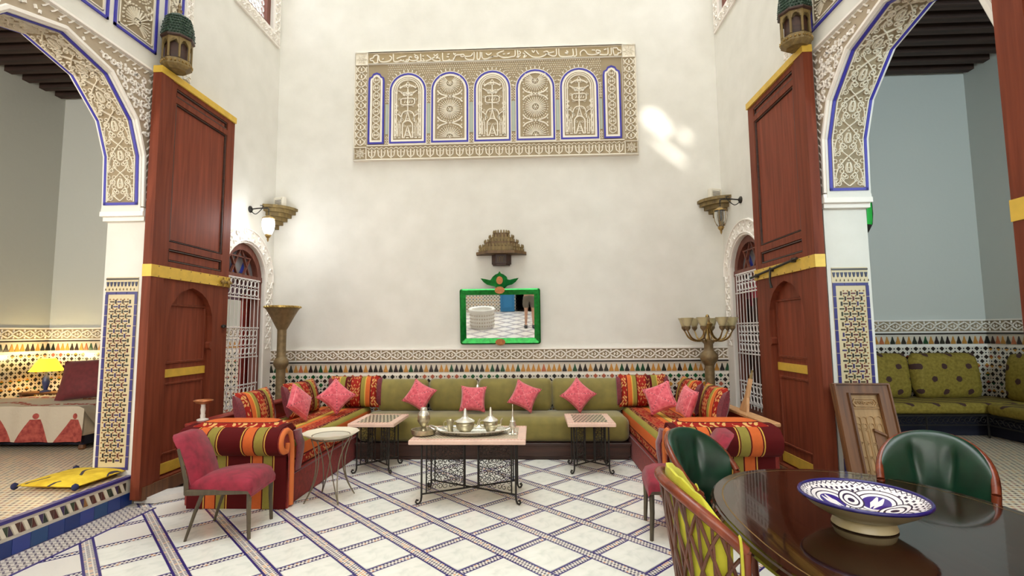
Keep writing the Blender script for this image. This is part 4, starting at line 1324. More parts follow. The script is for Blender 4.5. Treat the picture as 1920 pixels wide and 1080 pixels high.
def mirror():
    t = thing('green_framed_mirror', 'rectangular wall mirror in a green glass frame with leafy crest', 'mirror', (-.455, YB, 1.385))
    t.rotation_euler = (R(6.4), 0, 0)
    mp = lambda u, v, h: (u, -.03 - h, v)
    W, H = .555, .765
    fr = MB()
    def rr(w, h0, h1, r):
        return [p for cx, cy, a in ((w - r, h1 - r, 0), (-w + r, h1 - r, 90), (-w + r, h0 + r, 180), (w - r, h0 + r, 270)) for p in arc(cx, cy, r, a, a + 90, 4)]
    o, i_ = rr(W, 0, H, .03), rr(W - .085, .085, H - .085, .004)
    oz = [fr.bm.verts.new(mp(u, v, 0)) for u, v in o]; om = [fr.bm.verts.new(mp(u, v, .02)) for u, v in o]
    mid = [fr.bm.verts.new(mp(u * (1 - .03), H / 2 + (v - H / 2) * .955, .034)) for u, v in o]; im = [fr.bm.verts.new(mp(u, v, .014)) for u, v in i_]
    n = len(o)
    for A, B in ((oz, om), (om, mid), (mid, im)):
        for k in range(n): fr.bm.faces.new([A[k], A[(k + 1) % n], B[(k + 1) % n], B[k]])
    fr.bm.faces.new(oz)
    fr.build('frame', green_mirror, t)
    MB().prism([(-W + .083, .083), (W - .083, .083), (W - .083, H - .083), (-W + .083, H - .083)], mp, .010, .014).build('mirror_glass', mirror_glass, t)
    cr = MB()
    half = [(0, .27), (.02, .24), (.06, .225), (.1, .19), (.11, .155), (.14, .15), (.2, .165), (.265, .175), (.22, .12), (.17, .085), (.11, .07), (.06, .06), (.03, .0)]
    cr.prism([(u, H + v - .03) for u, v in half] + [(-u, H + v - .03) for u, v in half[::-1][:-1]], mp, 0, .016)
    cr.build('leaf_crest', green_mirror, t)
    m = MB()
    mir(m, bez((.02, H + .2), (.07, H + .2), (.1, H + .15), (.08, H + .1), 6), .012, .012, off(mp, 0, 0, .016)); mir(m, bez((.1, H + .1), (.15, H + .1), (.2, H + .12), (.24, H + .14), 5), .01, .01, off(mp, 0, 0, .016))
    m.build('crest_vein', green_mirror, t)
    for v0, rx_, ry_ in ((H + .115, .045, .055), (H - .02, .07, .05), (.03, .07, .045)):
        MB().prism([(rx_ * math.cos(a), v0 + ry_ * math.sin(a)) for a in [2 * PI * k / 12 for k in range(12)]], mp, .02, .045).build('copper_boss', copper, t)
mirror()

# ------------------------------------------------------------------ corner brackets with small white boxes, wall lanterns
def corner_bracket(name, side, label, x, y):
    s_ = 1 if side == 'left' else -1
    t = thing(name, label, 'corner shelf', (x, y, 3.34), group='corner brackets on the back wall')
    for k, (r, z0, z1) in enumerate(((.34, -.04, 0), (.31, -.09, -.04), (.25, -.14, -.09), (.19, -.19, -.14), (.13, -.24, -.19), (.07, -.30, -.24))):
        poly = [(0, 0)] + [(s_ * r * math.cos(R(a)), -r * math.sin(R(a))) for a in range(0, 91, 15)]
        MB().prism(poly, lambda u, v, h: (u, v, h), z0, z1).build('tier', carved_wood, t)
    return t
corner_bracket('corner_bracket', 'left', 'stepped wooden corner bracket left of the carved panel under a white box', XL, YB)
corner_bracket('corner_bracket', 'right', 'stepped wooden corner bracket in the right rear corner under a white box', XR, YB)
def small_box(x, y, rz, label):
    t = thing('small_white_box', label, 'box', (x, y, 3.34), rz, 'white boxes on the corner brackets')
    MB().rbox(-.09, .09, -.035, .035, 0, .14, .01).build('casing', cream_plastic, t)
    m = MB()
    for k in range(5): m.box(-.06, .06, -.038, -.034, .03 + k * .015, .036 + k * .015)
    m.build('vent_slots', grey_pane, t, kind='stuff')
    MB().lathe([(.004, 0), (.004, .004)], M=Matrix.Rotation(R(90), 3, 'X'), cx=.06, cy=-.034, cz=.115, n=6).build('indicator', iron, t)
small_box(XL + .14, YB - .13, R(-20), 'small white plastic box on the left corner bracket')
small_box(XR - .14, YB - .13, R(20), 'small white plastic box on the right corner bracket')

def wall_lantern(side, mp, lit, label):
    t = thing('wall_lantern', label, 'lantern', mp(6.32, 3.19, 0), group='glass wall lanterns beside the windows')
    o = lambda u, v, h: tuple(a - b for a, b in zip(mp(6.32 + u, 3.19 + v, h), mp(6.32, 3.19, 0)))
    sgn = 1 if side == 'left' else -1
    M = Matrix.Rotation(R(90 * sgn), 3, 'Y')
    MB().lathe([(.045, 0), (.045, .012), (.02, .03)], M=M, n=14).build('wall_plate', iron, t)
    m = MB().tube([o(0, 0, 0), o(-.02, .005, .12), o(-.05, 0, .27), o(-.055, -.02, .285)], .009, 6)
    m.tube(cat([o(0, -.03, .02), o(-.02, -.07, .09), o(-.04, -.02, .17), o(-.045, .03, .2), o(-.04, .04, .16)], 5), .006, 5)
    m.tube([o(-.055, -.02, .285), o(-.055, -.13, .285)], .007, 6)
    m.build('bracket_arm', iron, t)
    c = o(-.055, -.13, .285)
    MB().lathe([(.01, .03), (.03, .02), (.075, -.005), (.08, -.02), (.05, -.02)], *c, n=12).build('cap', brass, t)
    MB().lathe([(.07, -.02), (.078, -.08), (.07, -.15), (.045, -.21), (.03, -.225)], *c, n=12).build('glass_globe', lit_glass if lit else clear_glass, t, smooth=60)
    MB().lathe([(.034, -.22), (.04, -.235), (.025, -.26), (.012, -.275), (.014, -.29), (.003, -.32)], *c, n=12).build('finial', brass, t, smooth=60)
    m = MB()
    for k in range(6):
        a = 2 * PI * k / 6
        m.tube([(c[0] + r * math.cos(a), c[1] + r * math.sin(a), c[2] + z) for r, z in ((.074, -.02), (.081, -.08), (.073, -.15), (.047, -.212))], .004, 4)
    m.build('cage_rib', brass, t)
    if not lit: MB().lathe([(.012, -.02), (.012, -.07), (.02, -.1), (.018, -.13), (.004, -.145)], *c, n=10).build('bulb', cream_plastic, t, smooth=60)
    else:
        ld = bpy.data.lights.new('lantern_light', 'POINT'); ld.energy = 13; ld.color = (.9, .96, 1.0); ld.shadow_soft_size = .12
        lo = bpy.data.objects.new('lantern_light', ld); COL.objects.link(lo); lo.parent = t; lo.location = (c[0] + sgn * .13, c[1] - .06, c[2] - .08)
wall_lantern('left', mapL, True, 'lit white glass lantern on an iron arm above the left window')
wall_lantern('right', mapR, False, 'unlit brass and glass lantern on an iron arm above the right window')

# big wooden lanterns hanging at the door tops
def hung_lantern(x, y, z, label):
    t = thing('wooden_hanging_lantern', label, 'lantern', (x, y, z), group='wooden lanterns over the door leaves')
    n = 8; r = .125
    MB().lathe([(.09, 0), (.118, .02), (.135, .035), (.135, .09), (.118, .1)], n=n).build('base', carved_wood, t)
    m = MB()
    for k in range(24):
        a = 2 * PI * k / 24
        m.dot(a * .135, .06, .012, .012, lambda u, v, h: ((.128 + h) * math.cos(u / .135), (.128 + h) * math.sin(u / .135), v), 5)
    m.build('base_studs', brass, t)
    MB().lathe([(.1, .1), (.1, .3)], n=n).build('inner_screen', dark_wood, t)
    for k in range(n):
        a = 2 * PI * (k + .5) / n; b = 2 * PI * k / n
        MB().tube([(.122 * math.cos(b), .122 * math.sin(b), .1), (.122 * math.cos(b), .122 * math.sin(b), .31)], .011, 6).build('column', carved_wood, t)
        A = [(math.cos(b) * .122, math.sin(b) * .122), (math.cos(2 * PI * (k + 1) / n) * .122, math.sin(2 * PI * (k + 1) / n) * .122)]
        f = lambda u, v, h: (A[0][0] + (A[1][0] - A[0][0]) * u + h * math.cos(a), A[0][1] + (A[1][1] - A[0][1]) * u + h * math.sin(a), v)
        arch = [(0, .31), (0, .24), (.12, .24)] + [(.5 + .38 * math.cos(R(q)), .24 + .05 * math.sin(R(q))) for q in range(180, -1, -30)][1:-1] + [(.88, .24), (1, .24), (1, .31)]
        MB().prism(arch, f, -.008, .008).build('arch_panel', carved_wood, t)
    MB().lathe([(.135, .31), (.15, .32), (.15, .335), (.13, .345)], n=n).build('eave', dark_wood, t)
    MB().lathe([(.14, .335), (.135, .40), (.12, .5), (.1, .56), (.04, .6)], n=n).build('dome', roof_green, t)
    m = MB()
    for j in range(7):
        z0 = .345 + j * .03; rr = (.142, .14, .138, .134, .128, .12, .111)[j]
        for k in range(32):
            a = 2 * PI * (k + .5 * (j % 2)) / 32
            q = rr * math.cos(PI / 8) / math.cos(((a + PI / 8 * 0) % (PI / 4)) - PI / 8)
            m.dot(0, 0, .0125, .01, lambda u, v, h: (q * math.cos(a) + h * math.cos(a) - u * math.sin(a), q * math.sin(a) + h * math.sin(a) + u * math.cos(a), z0 + .012 + v * .9), 5)
    m.build('roof_tiles', roof_green, t, kind='stuff')
    MB().lathe([(.04, .59), (.02, .62), (.028, .645), (.012, .665), (.018, .69), (.004, .73)], n=10).build('finial', bronze, t)
    MB().tube([(0, 0, .72), (0, 0, 2.2)], .006, 5).build('chain', iron, t)
    return t
hung_lantern(-3.555, 4.66, 4.185, 'wooden lantern with green tiled dome over the left door leaf')
hung_lantern(2.485, 4.55, 4.16, 'wooden lantern with green tiled dome over the right door leaf')
# ------------------------------------------------------------------ cushions
def cushion_mesh(mb, w, h, t, n=12, pinch=.1, ys=1.0):
    """pillow in the xz plane, thickness along y, centred, bottom at z = 0"""
    for sgn in (1, -1):
        G = []
        for i in range(n + 1):
            row = []
            for j in range(n + 1):
                u, v = -1 + 2 * i / n, -1 + 2 * j / n
                pu = u * (1 - pinch * (1 - v * v) * abs(u) ** 3 * .5 - pinch * .5 * (1 - v * v))
                pv = v * (1 - pinch * (1 - u * u) * abs(v) ** 3 * .5 - pinch * .5 * (1 - u * u))
                d = ((1 - u ** 2) * (1 - v ** 2)) ** .42
                edge = i in (0, n) or j in (0, n)
                row.append(mb.bm.verts.new((pu * w / 2, 0 if edge else sgn * t / 2 * d, h / 2 + pv * h / 2)))
            G.append(row)
        for i in range(n):
            for j in range(n):
                mb.bm.faces.new([G[i][j], G[i + 1][j], G[i + 1][j + 1], G[i][j + 1]])
    bmesh.ops.remove_doubles(mb.bm, verts=mb.bm.verts, dist=1e-5)
    return mb
def bolster_mesh(mb, w, h, t, n=24):
    rings = []
    for i in range(n + 1):
        u = -1 + 2 * i / n
        k = min(1.0, (1 - abs(u)) * w / 2 / .09) ; k = math.sqrt(max(0.0, 1 - (1 - k) ** 2)) if k < 1 else 1.0
        k = .02 + .98 * k
        ring = []
        for j in range(16):
            a = 2 * PI * j / 16
            c, s = math.cos(a), math.sin(a)
            y = t / 2 * math.copysign(abs(c) ** .75, c) * k
            z = h / 2 + h / 2 * math.copysign(abs(s) ** .75, s) * (k * .55 + .45 if s < 0 else k * .3 + .7 + .02 * (abs(u) ** 6))
            ring.append((u * w / 2, y, z))
        rings.append(ring)
    return mb.loft(rings)
def upright(o, loc, rz=0.0, lean=0.0, spin=0.0):
    """place a cushion: spin in its own plane, lean back, turn about z"""
    o.matrix_world = Matrix.Translation(loc) @ Matrix.Rotation(rz, 4, 'Z') @ Matrix.Rotation(-lean, 4, 'X') @ Matrix.Rotation(spin, 4, 'Y')
    return o

# ------------------------------------------------------------------ green sofa on the back wall
def green_sofa():
    t = thing('green_sofa', 'long low olive green velvet sofa on a dark wooden base along the back wall', 'sofa', (-.527, 6.2, 0))
    MB().rbox(-1.68, 1.68, .0, .72, .035, .20, .006, 1).rbox(-1.66, 1.66, .02, .7, 0, .035, .002, 1).build('base', dark_wood, t)
    MB().rbox(-1.69, 1.69, -.01, .015, .165, .2, .005, 1).build('base_moulding', dark_wood, t)
    m = MB().rbox(-1.685, 1.685, .0, .7, .2, .505, .09, 4)
    m.build('seat_mattress', green_velvet, t, smooth=60)
green_sofa()
def bolster(w, x, label):
    o = bolster_mesh(MB(), w, .43, .2).build('green_bolster', green_velvet, smooth=80)
    tag(o, label, 'cushion', 'green back bolsters')
    upright(o, (x, 6.76, .495), 0, R(6))
bolster(.70, -1.77, 'olive green back bolster, leftmost of the green sofa')
bolster(.67, -1.085, 'olive green back bolster behind the square pink cushion')
bolster(1.0, -.25, 'long olive green bolster behind the middle right pink cushion')
bolster(.98, .72, 'olive green back bolster, rightmost of the green sofa')
for x, z in ((-1.42, .83), (-.745, .86)):
    t = tag(MB().lathe([(.004, .0), (.022, -.02), (.028, -.06), (.034, -.11), (.03, -.112), (.006, -.1)], n=10).tube([(0, 0, 0), (0, .02, .03), (0, .06, .05)], .004, 5).build('tassel', brass if x < -1 else silver), 'brass tassel between the left green bolsters' if x < -1 else 'silvery tassel at the seam of the green bolsters', 'tassel')
    t.location = (x, 6.648, z)

proto = cushion_mesh(MB(), .34, .34, .13, 12, .12)
PINK = proto.build('pink_cushion', pink_cush, smooth=80)
def pink(loc, rz, lean, spin, label, first=False, sc=1.0):
    o = PINK if first else PINK.copy()
    if not first: COL.objects.link(o)
    tag(o, label, 'cushion', 'pink studded cushions')
    upright(o, loc, rz, lean, spin)
    # pivot is the bottom edge: lift so the lowest corner rests
    o.matrix_world = o.matrix_world @ Matrix.Translation((0, 0, -.17)) @ Matrix.Scale(sc, 4)
    return o
pink((-1.49, 6.52, .735), R(0), R(22), R(28), 'pink cushion standing on a corner, leftmost on the green sofa', True)
pink((-.79, 6.52, .69), R(0), R(22), R(2), 'pink cushion standing square, second from left on the green sofa')
pink((-.125, 6.52, .725), R(0), R(22), R(24), 'pink cushion standing on a corner right of the square one')
pink((.565, 6.52, .735), R(0), R(22), R(42), 'pink diamond cushion, rightmost on the green sofa')

# ------------------------------------------------------------------ striped sofas left and right
def striped_sofa(side):
    # local frame: inner long edge at x = 0, body runs to x = -0.9 (left) ; front end at y = 0, back at y = 2.45
    s_ = 1 if side == 'left' else -1
    t = thing('striped_sofa', 'red and orange striped sofa with scroll arm along the %s wall' % side, 'sofa', (-2.22 if s_ > 0 else 1.16, 4.45, 0), group='striped scroll arm sofas')
    X = lambda a, b: (min(s_ * a, s_ * b), max(s_ * a, s_ * b))
    x0, x1 = X(-.86, -.005)
    L = 2.44
    MB().rbox(x0, x1, .12, L, .0, .29, .012, 2).build('skirt', skirt_red, t)
    e = X(-.012, .004)
    MB().rbox(e[0], e[1], .14, L, .262, .275, .004, 1).build('piping', fringe_cloth, t)
    o = MB().rbox(-.86, 0, .17, L - .02, .29, .555, .06, 4).build('seat_mattress', seat_fabric, t, smooth=60)
    if s_ < 0: o.matrix_local = Matrix.Translation((.0, 0, 0)) @ Matrix.Scale(-1, 4, (1, 0, 0))
    # scroll arm across the front end
    prof = [(.16, .0), (.03, .0), (.03, .44)] + [(-.02 + .125 * math.cos(R(a)), .6 + .125 * math.sin(R(a))) for a in range(-70, -271, -20)] + [(.06, .735), (.12, .735), (.16, .70)]
    # outline in (y, z)
    m = MB()
    rings = []
    for k in range(13):
        x = -.9 + .9 * k / 12
        rings.append([(x, y, z) for y, z in prof])
    m.loft(rings)
    o = m.build('scroll_arm', arm_fabric, t, smooth=50)
    if s_ < 0: o.matrix_local = Matrix.Scale(-1, 4, (1, 0, 0))
    # rolled scroll end on the inner side
    m = MB()
    yz = [(.14, .0), (.14, .50), (.10, .66), (.02, .72)] + [(-.02 + .115 * math.cos(R(a)), .6 + .115 * math.sin(R(a))) for a in range(80, 271, 20)] + [(.02, .5), (.045, .44), (.045, .0)]
    m.prism([(y, z) for y, z in yz], lambda u, v, h: (s_ * h, u, v), -.01, .012)
    m.build('arm_front', skirt_red, t)
    m = MB()
    sp = [(y - .0, z) for y, z in ([(.1, .02), (.1, .4), (.09, .56), (.055, .66), (0, .69)] + [(-.02 + .09 * math.cos(R(a)), .6 + .09 * math.sin(R(a))) for a in range(80, 281, 20)] + [(.0, .53), (.01, .58)])]
    m.tube([(s_ * .016, y, z) for y, z in sp], .026, 8)
    m.build('scroll_roll', Mat('orange_roll', C(210, 112, 54), .8), t, smooth=80)
    # padded ikat top of the arm
    m = MB()
    rings = []
    for k in range(15):
        q = k / 14; x = -.86 + .84 * q
        b = (1 - abs(2 * q - 1) ** 6)
        zt = .70 + .075 * b
        rings.append([(x, -.03, .66), (x, -.045, .70), (x, -.02, .72 + .02 * b), (x, .06, zt + .004), (x, .16, zt), (x, .24, .68), (x, .24, .56), (x, .0, .6)])
    m.loft(rings)
    o = m.build('arm_pad', pad_fabric, t, smooth=70)
    if s_ < 0: o.matrix_local = Matrix.Scale(-1, 4, (1, 0, 0))
    # fringe at the inner corner of the mattress
    m = MB()
    rings = []
    for k in range(7):
        q = k / 6
        rings.append([(s_ * (.03 + .015 * math.sin(q * 4) + .02 * math.cos(a)) - s_ * .02 * (q < .2), .21 + .075 * math.sin(a) * (1 - .2 * q), .66 - .36 * q) for a in [2 * PI * j / 10 for j in range(10)]])
    m.loft(rings).build('fringe', fringe_cloth, t, smooth=60)
    # wooden back board
    b = X(-.97, -.89)
    MB().rbox(b[0], b[1], .1, L, .0, .70, .008, 1).build('back_board', red_wood, t)
    b = X(-.99, -.87)
    MB().rbox(b[0], b[1], .08, L, .70, .735, .008, 1).build('back_rail', red_wood if s_ > 0 else pale_wood, t)
    return t
striped_sofa('left')
striped_sofa('right')
ST = cushion_mesh(MB(), .66, .42, .2, 14, .05).build('striped_cushion', cush_fabric, smooth=80)
for x in (-1, 1):
    rings = []
    for k in range(5):
        q = k / 4
        rings.append([(x * (.30 + .055 * q), (.06 - .03 * q) * math.cos(a), .21 + (.17 + .02 * q) * math.sin(a)) for a in [2 * PI * j / 12 for j in range(12)]])
    MB().loft(rings).build('end_fringe', fringe_cloth, ST, smooth=60)
def striped(loc, rz, lean, label, first=False, sx=1.0, mirror_=False):
    o = ST if first else dup(ST)
    tag(o, label, 'cushion', 'striped back cushions')
    upright(o, loc, rz, lean, 0)
    o.matrix_world = o.matrix_world @ Matrix.Diagonal((sx * (-1 if mirror_ else 1), 1, 1, 1))
    return o
# cushions of the left sofa lean on the board (face +x), of the right sofa (face -x)
striped((-2.86, 5.18, .56), R(90), R(14), 'striped cushion nearest the front on the left sofa', True, .92)
striped((-2.80, 6.10, .56), R(86), R(14), 'striped cushion in the middle of the left sofa', sx=1.05)
striped((-2.40, 6.66, .56), R(4), R(10), 'striped cushion across the rear end of the left sofa', sx=1.0, mirror_=True)
striped((1.42, 6.66, .56), R(0), R(10), 'striped cushion across the rear end of the right sofa', sx=.95)
striped((1.82, 6.22, .56), R(-88), R(14), 'striped cushion in the middle of the right sofa', sx=1.0, mirror_=True)
striped((1.84, 5.44, .56), R(-90), R(14), 'striped cushion nearest the front on the right sofa', sx=.9, mirror_=True)
pink((-2.64, 5.60, .78), R(80), R(20), R(40), 'pink cushion leaning on the front striped cushion of the left sofa')
pink((-2.43, 6.12, .78), R(28), R(24), R(45), 'pink diamond cushion standing at the rear of the left sofa')
pink((1.46, 5.95, .77), R(-30), R(22), R(66), 'pink cushion standing askew at the rear of the right sofa')
pink((1.68, 5.66, .76), R(-80), R(18), R(10), 'pink cushion tucked between the striped cushions of the right sofa')

# ------------------------------------------------------------------ things on the sofa boards
t = thing('candle_holder', 'slim white candle holder with pink rim on the left sofa board', 'candle holder', (-3.15, 4.70, .737))
MB().lathe([(.05, 0), (.05, .012), (.02, .02), (.022, .05), (.018, .06), (.022, .1), (.018, .13), (.02, .15)], n=12).build('stem', stone_white, t, smooth=60)
MB().lathe([(.02, .15), (.06, .16), (.085, .185), (.08, .19), (.05, .172), (.01, .165)], n=12).build('dish', copper, t, smooth=60)
t = thing('wooden_bellows', 'pale wooden bellows propped on the right sofa board by the window', 'bellows', (2.10, 5.18, .735))
M_ = Matrix.Translation((0, 0, 0)) @ Matrix.Rotation(R(14), 4, 'Y')
MB().prism([(-.085, 0), (.085, 0), (.07, .05), (.03, .14), (.024, .27), (.022, .33), (-.022, .33), (-.024, .27), (-.03, .14), (-.07, .05)], lambda u, v, h: tuple(M_ @ Vector((h, -u, v))), -.014, .014).build('board', pale_wood, t)
MB().lathe([(.016, .325), (.016, .37), (.01, .39), (.012, .42)], M=M_.to_3x3(), n=8).build('tip', carved_wood, t)

# ------------------------------------------------------------------ iron tables
tile_top = Mat('inlaid_table_top', C(220, 180, 150), 0.35)
_x, _y, _z = tile_top.xyz()
_cx = (_x / .06); _k = ((_x / .03 + (_y / .03).floor() * .5).frac() - .5).abs() + ((_y / .03).frac() - .5).abs()
_r = tile_top.rand(tile_top.vec((_x / .03).floor(), (_y / .03).floor(), 2.0))
tile_top.col(tile_top.mix(_k.lt(.42), C(214, 196, 168), tile_top.ramp(_r, [(0, C(60, 62, 52)), (.35, C(96, 56, 50)), (.7, C(72, 84, 62)), (.9, C(150, 110, 70))], True)))
strip_top = Mat('striped_table_inlay', C(200, 190, 160), 0.35)
_x, _y, _z = strip_top.xyz()
_q = ((_x / .042 + (_y / .07).floor() * .5).frac())
strip_top.col(strip_top.mix(_q.lt(.55) * (((_y / .07).frac() - .5).abs().lt(.42)), C(204, 190, 164), C(70, 74, 64)))
def iron_table(name, label, cat_, cx, cy, lw, ld, H, tw, td, inlay, group=None, dense=1.0, ty=0.0):
    t = thing(name, label, cat_, (cx, cy, 0), group=group)
    MB().rbox(-tw / 2, tw / 2, -td / 2 + ty, td / 2 + ty, H - .04, H, .006, 1).build('table_top', terracotta, t)
    b = .075
    MB().box(-tw / 2 + b, tw / 2 - b, -td / 2 + ty + b, td / 2 + ty - b, H, H + .002).build('mosaic_inlay', inlay, t)
    m = MB()
    for i in range(int(tw / .03)):
        for s_ in (-1, 1):
            m.color(C(206, 150, 128)).box(-tw / 2 + .012 + i * .03, -tw / 2 + .03 + i * .03, s_ * (td / 2 - .03) - .012 + ty, s_ * (td / 2 - .03) + .012 + ty, H, H + .0015)
    m.build('edge_inlay', glazed_v, t, kind='stuff')
    zt = H - .045
    for sx in (-1, 1):
        for sy in (-1, 1):
            x, y = sx * lw / 2, sy * ld / 2
            dx, dy = sx * .7, sy * .7
            foot = [(x, y, zt), (x, y, .06), (x + dx * .006, y + dy * .006, .03), (x + dx * .02, y + dy * .02, .012), (x + dx * .045, y + dy * .045, .01), (x + dx * .06, y + dy * .06, .028), (x + dx * .05, y + dy * .05, .045), (x + dx * .035, y + dy * .035, .038)]
            MB().tube(foot, .009, 6).build('leg', iron, t)
    for sx, sy in ((1, 1), (1, -1)):                       # crossing scroll panels
        D = math.hypot(lw, ld); ux, uy = sx * lw / D, sy * ld / D
        f = lambda u, v: (ux * u, uy * u, v)
        m = MB()
        zb = .105
        MB().tube([f(-D / 2, zb - .02), f(D / 2, zb - .02)], .008, 6).build('stretcher', iron, t)
        MB().tube([f(-D / 2, zt - .01), f(D / 2, zt - .01)], .007, 6).build('top_rail', iron, t)
        for half in (-1, 1):
            m = MB()
            a0, a1 = half * .075, half * (D / 2 - .045)
            for a in (a0, a1): m.tube([f(a, zb - .02), f(a, zt)], .007, 6)
            lo_, hi_ = min(a0, a1), max(a0, a1)
            c = .055 / dense
            nu, nv = max(2, round((hi_ - lo_) / c)), max(3, round((zt - zb) / c))
            for i in range(nu):
                for j in range(nv):
                    u = lo_ + (i + .5) * (hi_ - lo_) / nu; v = zb + (j + .5) * (zt - zb) / nv
                    d = 1 if (i + j) % 2 else -1
                    m.tube([f(p, q) for p, q in spiral(u, v, c * .52, c * .12, hashf(i * 7 + j) * 360, d * 1.15, 10)], .0032, 4)
            m.build('scroll_panel', iron, t)
    return t
iron_table('coffee_table', 'long coffee table with pink tiled top on crossed black scroll ironwork', 'table', -.605, 4.86, .86, .44, .59, 1.05, .70, tile_top)
iron_table('side_table', 'small square iron table with inlaid pink top beside the left striped sofa', 'table', -1.80, 5.80, .36, .38, .555, .52, .66, strip_top, 'small inlaid iron tables', ty=.05)
iron_table('side_table', 'small square iron table with inlaid pink top beside the right striped sofa', 'table', .62, 5.80, .38, .36, .555, .52, .66, strip_top, 'small inlaid iron tables', ty=.05)

# round tray table
t = thing('tray_table', 'round scalloped white tray table on looping grey wire legs', 'table', (-1.93, 4.76, 0))
m = MB()
rings = []
for r, z in ((.02, .565), (.13, .565), (.17, .572), (.205, .588), (.245, .612), (.25, .618), (.24, .618), (.2, .6), (.165, .588), (.02, .584)):
    ring = []
    for k in range(48):
        a = 2 * PI * k / 48
        q = r * (1 + (.035 * abs(math.sin(a * 6)) if r > .19 else 0))
        ring.append((q * math.cos(a), q * math.sin(a), z))
    rings.append(ring)
m.loft(rings).build('tray', Mat('enamel_tray', C(226, 216, 192), .35), t, smooth=40)
m = MB().lathe([(.165, .5885), (.175, .592), (.18, .5885)], n=40, cap=False).build('tray_ring', grey_wire, t)
MB().lathe([(.02, .586), (.155, .588), (.155, .5895), (.02, .5875)], n=32).build('tray_centre', Mat('tray_centre', C(206, 202, 184), .3), t)
for k in range(4):
    a = R(40 + 90 * k)
    for s_ in (-1, 1):
        p = []
        for q in range(11):
            f = q / 10
            rr = .20 * (1 - f) ** 2 + .16 * 2 * f * (1 - f) * .25 + .235 * f ** 2
            b = a + s_ * R(38) * (1 - f) ** 1.5
            p.append((rr * math.cos(b), rr * math.sin(b), .578 * (1 - f) + .004))
        MB().tube(p, .0055, 6).build('wire_leg', grey_wire, t)
MB().tube([(.165 * math.cos(2 * PI * k / 24), .165 * math.sin(2 * PI * k / 24), .562) for k in range(24)], .006, 6, closed=True).build('wire_ring', grey_wire, t)

# ------------------------------------------------------------------ tea things on the coffee table
HZ = .592
t = thing('incense_vase', 'tall pewter urn with domed lid on a footed dish, left end of the coffee table', 'urn', (-1.04, 4.74, HZ))
MB().lathe([(.11, .012), (.115, .03), (.118, .055), (.108, .055), (.10, .025), (.02, .02)], n=20).build('dish', pewter, t, smooth=50)
for k in range(3):
    a = R(30 + 120 * k)
    MB().lathe([(.008, 0), (.014, .008), (.008, .016)], .09 * math.cos(a), .09 * math.sin(a), 0, n=8).build('foot', pewter, t)
m = MB().lathe([(.035, .02), (.028, .05), (.022, .075), (.035, .095), (.055, .125), (.06, .155), (.052, .185)], n=20)
m.build('body', pewter, t, smooth=50)
MB().lathe([(.055, .185), (.052, .2), (.03, .225), (.034, .235), (.028, .252), (.004, .258)], n=20).build('lid', silver, t, smooth=50)
t = thing('oval_tray', 'large oval silver tray with raised rim and handles on the coffee table', 'tray', (-.60, 4.82, HZ))
m = MB(); rings = []
for r, z in ((.02, .006), (.8, .006), (.9, .012), (1.0, .035), (1.02, .036), (.99, .042), (.88, .02), (.78, .012), (.02, .012)):
    rings.append([(r * .34 * math.cos(2 * PI * k / 40) * (1 + (.015 * math.sin(k * PI * .8) if r > .95 else 0)), r * .2 * math.sin(2 * PI * k / 40), z) for k in range(40)])
m.loft(rings).build('tray_body', silver, t, smooth=40)
m = MB().tube([(.34 * math.cos(2 * PI * k / 60), .2 * math.sin(2 * PI * k / 60), .04 + .003 * (k % 2)) for k in range(60)], .006, 6, closed=True).build('beaded_rim', silver, t, smooth=60)
for s_ in (-1, 1):
    MB().tube(cat([(s_ * .33, -.06, .04), (s_ * .385, -.045, .06), (s_ * .4, 0, .07), (s_ * .385, .045, .06), (s_ * .33, .06, .04)], 4), .008, 6).build('handle', silver, t, smooth=60)
def teapot(x, y, r, lid_h, label, name='teapot'):
    t = thing(name, label, 'pot', (x, y, HZ + .013), group='pewter pots on the oval tray')
    MB().lathe([(r * .6, 0), (r * .62, .008), (r * .9, .03), (r, .06), (r * .96, .085), (r * .75, .098)], n=22).build('body', pewter, t, smooth=50)
    MB().lathe([(r * 1.04, .095), (r * 1.06, .102), (r * .85, .115), (r * .5, .13), (r * .3, .142), (r * .22, .165), (r * .2, .165 + lid_h * .5), (r * .1, .165 + lid_h), (.002, .17 + lid_h)], n=22).build('lid', silver, t, smooth=50)
    MB().tube(cat([(r * .85, 0, .05), (r * 1.3, 0, .06), (r * 1.45, 0, .10), (r * 1.65, 0, .12)], 4), [.014, .013, .012, .012, .011, .011, .011, .010, .010, .009, .009, .008, .008], 7).build('spout', pewter, t, smooth=60)
    MB().tube(cat([(-r * .85, 0, .04), (-r * 1.35, 0, .045), (-r * 1.5, 0, .09), (-r * 1.0, 0, .10)], 4), .007, 6).build('handle', pewter, t, smooth=60)
    return t
teapot(-.66, 4.82, .088, .05, 'larger squat pewter pot with tall lid on the oval tray')
teapot(-.42, 4.86, .070, .055, 'smaller squat pewter pot with pointed lid on the oval tray')
t = thing('pewter_cup', 'small flared pewter cup with handle on the left of the oval tray', 'cup', (-.80, 4.80, HZ + .013))
MB().lathe([(.026, 0), (.028, .004), (.026, .05), (.034, .1), (.040, .115), (.036, .115), (.022, .05), (.02, .01), (.002, .008)], n=16).build('body', pewter, t, smooth=50)
MB().tube(cat([(-.034, 0, .1), (-.06, 0, .09), (-.055, 0, .045), (-.026, 0, .03)], 4), .004, 5).build('handle', pewter, t, smooth=60)
t = thing('rosewater_sprinkler', 'slender silver rosewater sprinkler at the right end of the coffee table', 'bottle', (-.205, 4.78, HZ))
for k in range(3):
    a = R(90 + 120 * k)
    MB().tube(cat([(.045 * math.cos(a), .045 * math.sin(a), .004), (.05 * math.cos(a), .05 * math.sin(a), .02), (.02 * math.cos(a), .02 * math.sin(a), .05)], 4), .005, 5).build('foot', silver, t)
